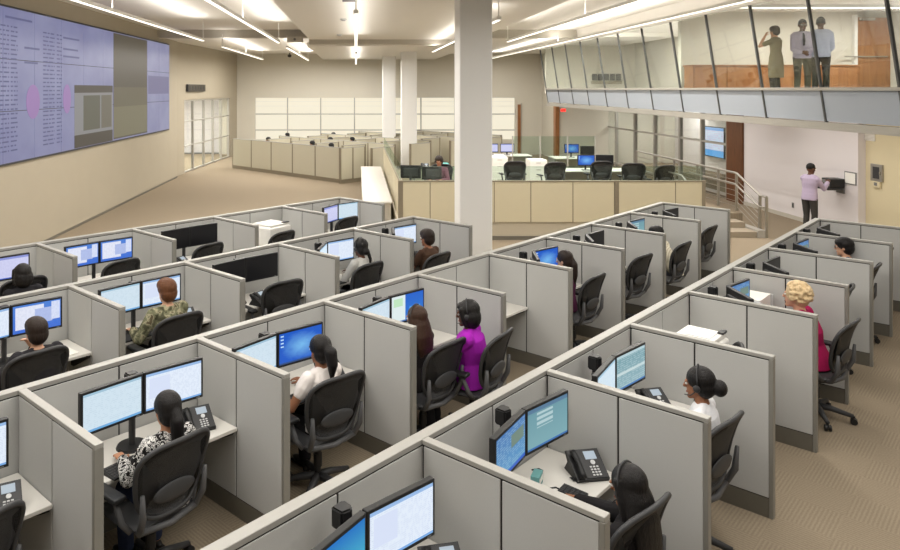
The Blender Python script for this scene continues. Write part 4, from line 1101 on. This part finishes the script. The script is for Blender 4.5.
xs = [(402 - 356), (430 - 356), (470 - 356), (531 - 356), (572.5 - 356), (614 - 356)]
px2x = lambda p: (p - 356) / 698 * 18.2
for a, b in ((402.5, 430), (430, 458), (458, 494), (494, 530.5), (530.5, 572.5), (572.5, 614), (618, 675), (675, 702)):
    MB().bx(px2x(a) + .012, px2x(b) - .012, -.035, .035, .002, 1.05, .006, seg=1).build('tan_panel', M_tan, t)
for a in (401, 616, 703): MB().bx(px2x(a) - .045, px2x(a) + .045, -.05, .05, 0, 1.09, .004).build('post', M_bfr, t)
MB().bx(1.1, px2x(704), -.028, .028, .0, 1.04).build('core', M_bfr, t)
MB().bx(1.1, px2x(704), -.045, .045, 1.05, 1.085, .004).build('cap_rail', M_bfr, t)
for a, b in ((402, 486), (486, 560), (560, 640), (640, 703)): MB().bx(px2x(a) + .01, px2x(b) - .01, -.006, .006, 1.086, 1.46).build('glass_pane', M_glassg, t)
t = thing('guard_wall', 'tan guard wall with glass along the platform left side', 'guard wall', (1.17, 18.3, PZ))
for k in range(6): MB().bx(-.03, .03, .02 + 1.8 * k, 1.78 + 1.8 * k, .002, 1.05, .006, seg=1).build('tan_panel', M_tan, t)
MB().bx(-.045, .045, 0, 10.8, 1.05, 1.085, .004).build('cap_rail', M_bfr, t)
for k in range(4): MB().bx(-.006, .006, .02 + 2.7 * k, 2.68 + 2.7 * k, 1.086, 1.46).build('glass_pane', M_glassg, t)
t = thing('credenza', 'long white-topped ledge left of the raised platform', 'cabinet', (.2, 19.7, 0))
MB().bx(0, .82, 0, 9, .70, .75, .006).build('top', M_desk, t); MB().bx(.03, .79, .05, 8.95, .001, .70).build('body', M_beam, t)
for k in range(6): MB().bx(.012, .03, .08 + 1.48 * k, 1.5 + 1.48 * k, .06, .68, .004).build('door', M_wht, t)

def wdesk(label, x0, x1, y0, y1, z=PZ, m=None):
    t = thing('platform_desk', label, 'desk', ((x0 + x1) / 2, (y0 + y1) / 2, z)); a, b = (x1 - x0) / 2, (y1 - y0) / 2
    MB().bx(-a, a, -b, b, .79, .82, .006).build('top', m or M_desk, t)
    MB().bx(-a + .02, a - .02, b - .05, b - .02, .12, .79).build('modesty_panel', M_beam, t)
    for sx in (-1, 1): MB().bx(sx * a - (.04 if sx > 0 else 0), sx * a + (0 if sx > 0 else .04), -b + .02, b - .02, 0, .79).build('leg', M_gry, t)
    return t
DZ = PZ + .82
wdesk('pale desk just behind the left front glass of the platform', 1.3, 3.3, 18.55, 19.6)
wdesk('pale desk under the black and blue screens on the platform', 6.6, 9.1, 22.5, 23.4)
wdesk('pale desk under the pair of white screens on the platform', 4.6, 7.0, 27.7, 28.6)
wdesk('pale desk under the farthest blue screen on the platform', 7.6, 9.8, 26.7, 27.6)
wdesk('glass-topped pale counter behind the platform person', 1.9, 4.4, 23.0, 24.0, m=M_glassg)
def wmon(kind, x, y, zt, rz, label):
    if kind not in MON: MON[kind] = make_monitor(kind)
    inst(MON[kind], (x, y, zt - MHT / S), rz, label, 'platform monitors')
    s = thing('monitor_stand', 'black foot below the ' + label.split(',')[0], 'monitor stand', (x - .05 * math.cos(rz), y - .05 * math.sin(rz), DZ), rz, 'platform monitor stands')
    MB().bx(-.09, .09, -.12, .12, 0, .018, .006).build('base', M_blk, s); MB().bx(-.035, -.012, -.03, .03, .018, max(.1, zt - MHT / S - DZ + .12), .004).build('column', M_blk2, s)
F = -PI / 2
wmon('lavender', 6.07, 28.0, 1.74, F, 'right white screen of the platform pair near the column')
wmon('lavender', 5.42, 28.0, 1.74, F, 'left white screen of the platform pair near the column')
wmon('blue', 8.34, 27.0, 1.80, F, 'farthest blue screen on the platform')
wmon('off', 8.98, 27.05, 1.72, F - .1, 'black screen right of the farthest blue screen')
wmon('blue', 7.5, 22.75, 1.78, F, 'nearer blue screen on the platform')
wmon('off', 8.12, 22.8, 1.78, F - .15, 'black screen right of the nearer blue screen')
wmon('off', 1.5, 19.15, 1.84, -F - .15, 'left black monitor seen from behind the platform glass')
wmon('off', 2.08, 19.2, 1.80, -F + .2, 'right black monitor seen from behind the platform glass')
for x, y, r, lb in ((4.92, 21.9, F, 'black chair on the platform nearest the large column'), (6.05, 21.6, F + .1, 'second black chair right of the column on the platform'),
                    (7.6, 21.9, F, 'black chair facing the nearer blue screen on platform'), (8.42, 21.3, F - .2, 'wide black chair near the right end of platform'),
                    (8.95, 20.7, F + .3, 'small black chair at the platform\'s right corner')):
    inst(CHAIR, (x, y, PZ), r, lb, 'platform chairs')
person('person with headset seated behind the platform glass by black monitors', (2.42, 20.25, PZ), PI / 2 - .35, skin='b', hair=('short', 'dark'), top=cloth('plum_grey', (110, 70, 84)), lean=.05, s=1.05, headset=True, vox=.009)
inst(CHAIR, (2.42, 20.35, PZ), PI / 2 - .35, 'black chair under the person behind the platform glass', 'platform chairs')
t = thing('file_box', 'turquoise file box on the counter behind the platform person', 'box', (2.9, 23.4, DZ)); MB().bx(-.18, .18, -.12, .12, 0, .16, .01).build('box', mat('turquoise', (90, 190, 186), .5, noise=.05), t); MB().bx(-.19, .19, -.13, .13, .13, .17, .006).build('lid', mat('turquoise_lid', (120, 205, 200), .5, noise=.05), t)
inst(PHONE, (2.3, 23.3, DZ), F, 'black phone on the counter behind the platform person', 'desk phones')
for i, (x, y, lb) in enumerate(((6.35, 24.6, 'white drawer cabinet behind the second platform chair'), (5.2, 25.6, 'white drawer cabinet left of the platform desks'))):
    t = thing('drawer_cabinet', lb, 'cabinet', (x, y, PZ)); MB().bx(-.3, .3, -.3, .3, 0, 1.0, .01).build('body', M_wht, t)
    for k in range(4):
        d = MB().bx(-.28, .28, -.32, -.3, .03 + .24 * k, .24 + .24 * k, .004).build('drawer', M_wht, t); MB().bx(-.08, .08, -.335, -.32, .17 + .24 * k, .19 + .24 * k, .004).build('handle', M_steel, d)
t = thing('glass_partition', 'greenish glass partition standing behind the platform desks', 'partition', (7.2, 25.4, PZ))
for k in range(3): MB().bx(-1.5 + 1.0 * k + .02, -.52 + 1.0 * k, -.006, .006, .4, 1.75).build('glass_pane', M_glassg, t)
for k in range(4): MB().bx(-1.52 + 1.0 * k, -1.48 + 1.0 * k, -.02, .02, 0, 1.76).build('post', M_alu, t)
MB().bx(-1.5, 1.5, -.02, .02, .36, .4).build('rail', M_alu, t)
# railing beside and down the stairs
t = thing('stair_railing', 'steel railing running along the platform and down the stairs', 'railing', (10.85, 0, 0))
hr = lambda y: 1.07 + (PZ if y >= 19.8 else max(0, PZ - (19.8 - y) / 1.35 * PZ))
MB().tube([(0, 27, 1.53), (0, 19.9, 1.53), (0, 18.75, 1.07), (0, 18.45, 1.07)], .032, 8).build('top_rail', M_steel, t)
MB().tube([(-.1, 22.5, 1.24), (-.1, 19.8, 1.24), (-.1, 18.65, .8), (-.1, 18.4, .8)], .024, 8).build('hand_rail', M_steel, t)
for y, z0 in ((27, PZ), (25.4, PZ), (23.8, PZ), (22.2, PZ), (20.9, PZ), (19.9, PZ), (18.75, 0), (18.45, 0)):
    MB().bx(-.03, .03, y - .03, y + .03, z0 + .001, (1.53 if y > 19.5 else 1.07), .004).build('post', M_steel, t)
for k in range(6): MB().tube([(0, 27, PZ + .12 + .15 * k), (0, 19.9, PZ + .12 + .15 * k), (0, 18.75, .12 + .145 * k)], .008, 5).build('cable', M_steel, t)
t = thing('stair_railing', 'short steel railing at the left edge of the stairs', 'railing', (9.15, 0, 0))
MB().tube([(0, 20.6, 1.5), (0, 19.6, 1.5), (0, 18.5, 1.0)], .028, 8).build('top_rail', M_steel, t)
for y, z0, z1 in ((20.5, PZ, 1.5), (19.6, PZ, 1.5), (18.52, .155, 1.0)): MB().bx(-.025, .025, y - .025, y + .025, z0, z1).build('post', M_steel, t)

# standing man at the wall terminal
person('man in a pale lilac shirt standing at the black wall terminal', (12.1, 18.6, 0), PI + .42, skin='d', hair=('crop', 'black'), top=cloth('lilac_shirt', (186, 172, 196), .05), legs=M_dgr, male=True, seated=False, lean=.04, s=1.03,
       wr=[(-.42, -.1, 1.22), (-.4, .16, 1.28)], yaw=-.3, pitch=.25, vox=.009)
# three people upstairs
MZ = 3.7
person('person in a khaki dress with dark short hair upstairs, arms raised', (10.45, 17.4, MZ), -PI / 2 + .5, skin='m', hair=('short', 'dark'), top=cloth('khaki', (156, 146, 110)), sleeve='short', legs=M_bk, dress=True, seated=False, s=.95, lean=.02,
       wr=[(-.16, -.12, 1.38), (-.14, .12, 1.32)], vox=.009)
person('man in lilac shirt and dark tie standing upstairs, hands clasped', (11.0, 17.2, MZ), PI / 2 - .3, skin='d', hair=('crop', 'black'), top=cloth('lilac_grey_shirt', (176, 168, 186), .05), legs=cloth('olive_trousers', (74, 72, 62)), male=True, seated=False, s=1.03, lean=0.,
       wr=[(-.2, -.05, 1.02), (-.2, .05, 1.0)], glasses=True, tie=cloth('dark_tie', (44, 40, 48)), vox=.009)
person('man in pale blue shirt and black trousers upstairs, back turned', (11.45, 17.2, MZ), -PI / 2 - .5, skin='d', hair=('crop', 'black'), top=cloth('pale_blue_shirt', (178, 184, 206), .05), legs=M_bk, male=True, seated=False, s=1.06, lean=0.,
       wr=[(-.2, -.1, 1.05), (-.2, .12, 1.0)], vox=.009)

# ================================================================== FAR BEIGE CUBICLES
def far_panel(label, p0, p1, n, h=1.48):
    p0, p1 = Vector((*p0, 0)), Vector((*p1, 0)); d = p1 - p0; L = d.length; a = math.atan2(d.y, d.x)
    t = thing('beige_partition', label, 'partition wall', p0, a, 'far beige partitions')
    MB().bx(0, L, -.025, .025, .01, h - .02).build('core', M_bfr, t)
    for k in range(n):
        for sd in (-1, 1): MB().bx(L * k / n + .04, L * (k + 1) / n - .04, sd * .0252, sd * .04, .16, h - .03, .004, seg=1).build('fabric_panel', M_beige, t)
    for k in range(n + 1): MB().bx(L * k / n - .035, L * k / n + .035, -.043, .043, 0, h + .001, .003, seg=1).build('post', M_bfr, t)
    for sd in (-1, 1): MB().bx(0, L, sd * .0252, sd * .042, .0, .15).build('kick_plate', M_bfr, t)
    MB().bx(0, L, -.044, .044, h - .028, h, .003, seg=1).build('top_cap', M_cap, t)
    return t
A0, B0 = Vector((-6.1, 34.7)), Vector((-.66, 29.0)); dv = (B0 - A0).normalized(); du = Vector((-dv.y, dv.x)); 
if du.y < 0: du = -du
RN = ['first', 'second', 'third', 'fourth', 'fifth']
far_panel('beige partition run facing the left carpet, nearest of the far cubicles', A0, B0, 5)
far_panel('short beige partition end beside the long white ledge', B0, B0 + du * 1.4, 2)
for k in range(1, 5):
    o = du * 2.9 * k; a, b = A0 + o, B0 + o + dv * (0 if k > 1 else .4)
    if a.y > 41.4: a = a + dv * ((a.y - 41.4) / -dv.y)
    far_panel(f'{RN[k]} beige partition run back among the far cubicles', a, b, max(2, int((b - a).length / 1.6)))
    n = int((b - a).length / 1.83)
    for j in range(n + 1):
        p = b - dv * (1.83 * j)
        if k >= 1 and (p - du * 1.5).y < 41.5: far_panel(f'small beige divider {["at the right end", "second", "third", "fourth", "fifth"][min(j, 4)]} along the {RN[k]} far row', p - du * 1.45, p - du * .06, 1, 1.42)
pr = None
for px, py in ((269, 140.5), (288, 136), (313, 144.5), (334, 135.5), (331, 140.5), (332, 147), (353, 140.5), (388, 134.5)):
    y = 698 * 2.62 / (py - 89); x = (px - 356) / 698 * y
    if pr is None:
        pr = person('dark-haired person seated far away among the beige cubicles', (x, y, 0), RZ + .6, hair=('short', 'black'), top=M_dgr, zseat=.0, vox=.014, lean=.05, group='distant seated people'); o = pr
    else: o = dup(pr); o.location = (x, y, 0)
    c = inst(CHAIR, (x, y, 0), RZ + .6, 'dark chair under a far seated person among beige cubicles', 'distant chairs')

scale_hall()
# ================================================================== CAMERA, WORLD
wd = bpy.data.worlds.new('ambient'); SC.world = wd; wd.use_nodes = True
wd.node_tree.nodes['Background'].inputs['Color'].default_value = (1., .96, .9, 1); wd.node_tree.nodes['Background'].inputs['Strength'].default_value = .21
cam = bpy.data.cameras.new('camera'); co = bpy.data.objects.new('camera', cam); COL.objects.link(co)
co.location = (0, 0, H * S); co.rotation_euler = (PI / 2, 0, 0)
cam.sensor_width = 36; cam.lens = FPX / 900 * 36; cam.shift_x = (450 - 356) / 900; cam.shift_y = -(275 - 89) / 900; cam.clip_start = .05; cam.clip_end = 200
SC.camera = co
SC.view_settings.view_transform = 'Standard'; SC.view_settings.look = 'None'; SC.view_settings.gamma = 1; SC.view_settings.use_curve_mapping = False
SC.view_settings.exposure = 0.0
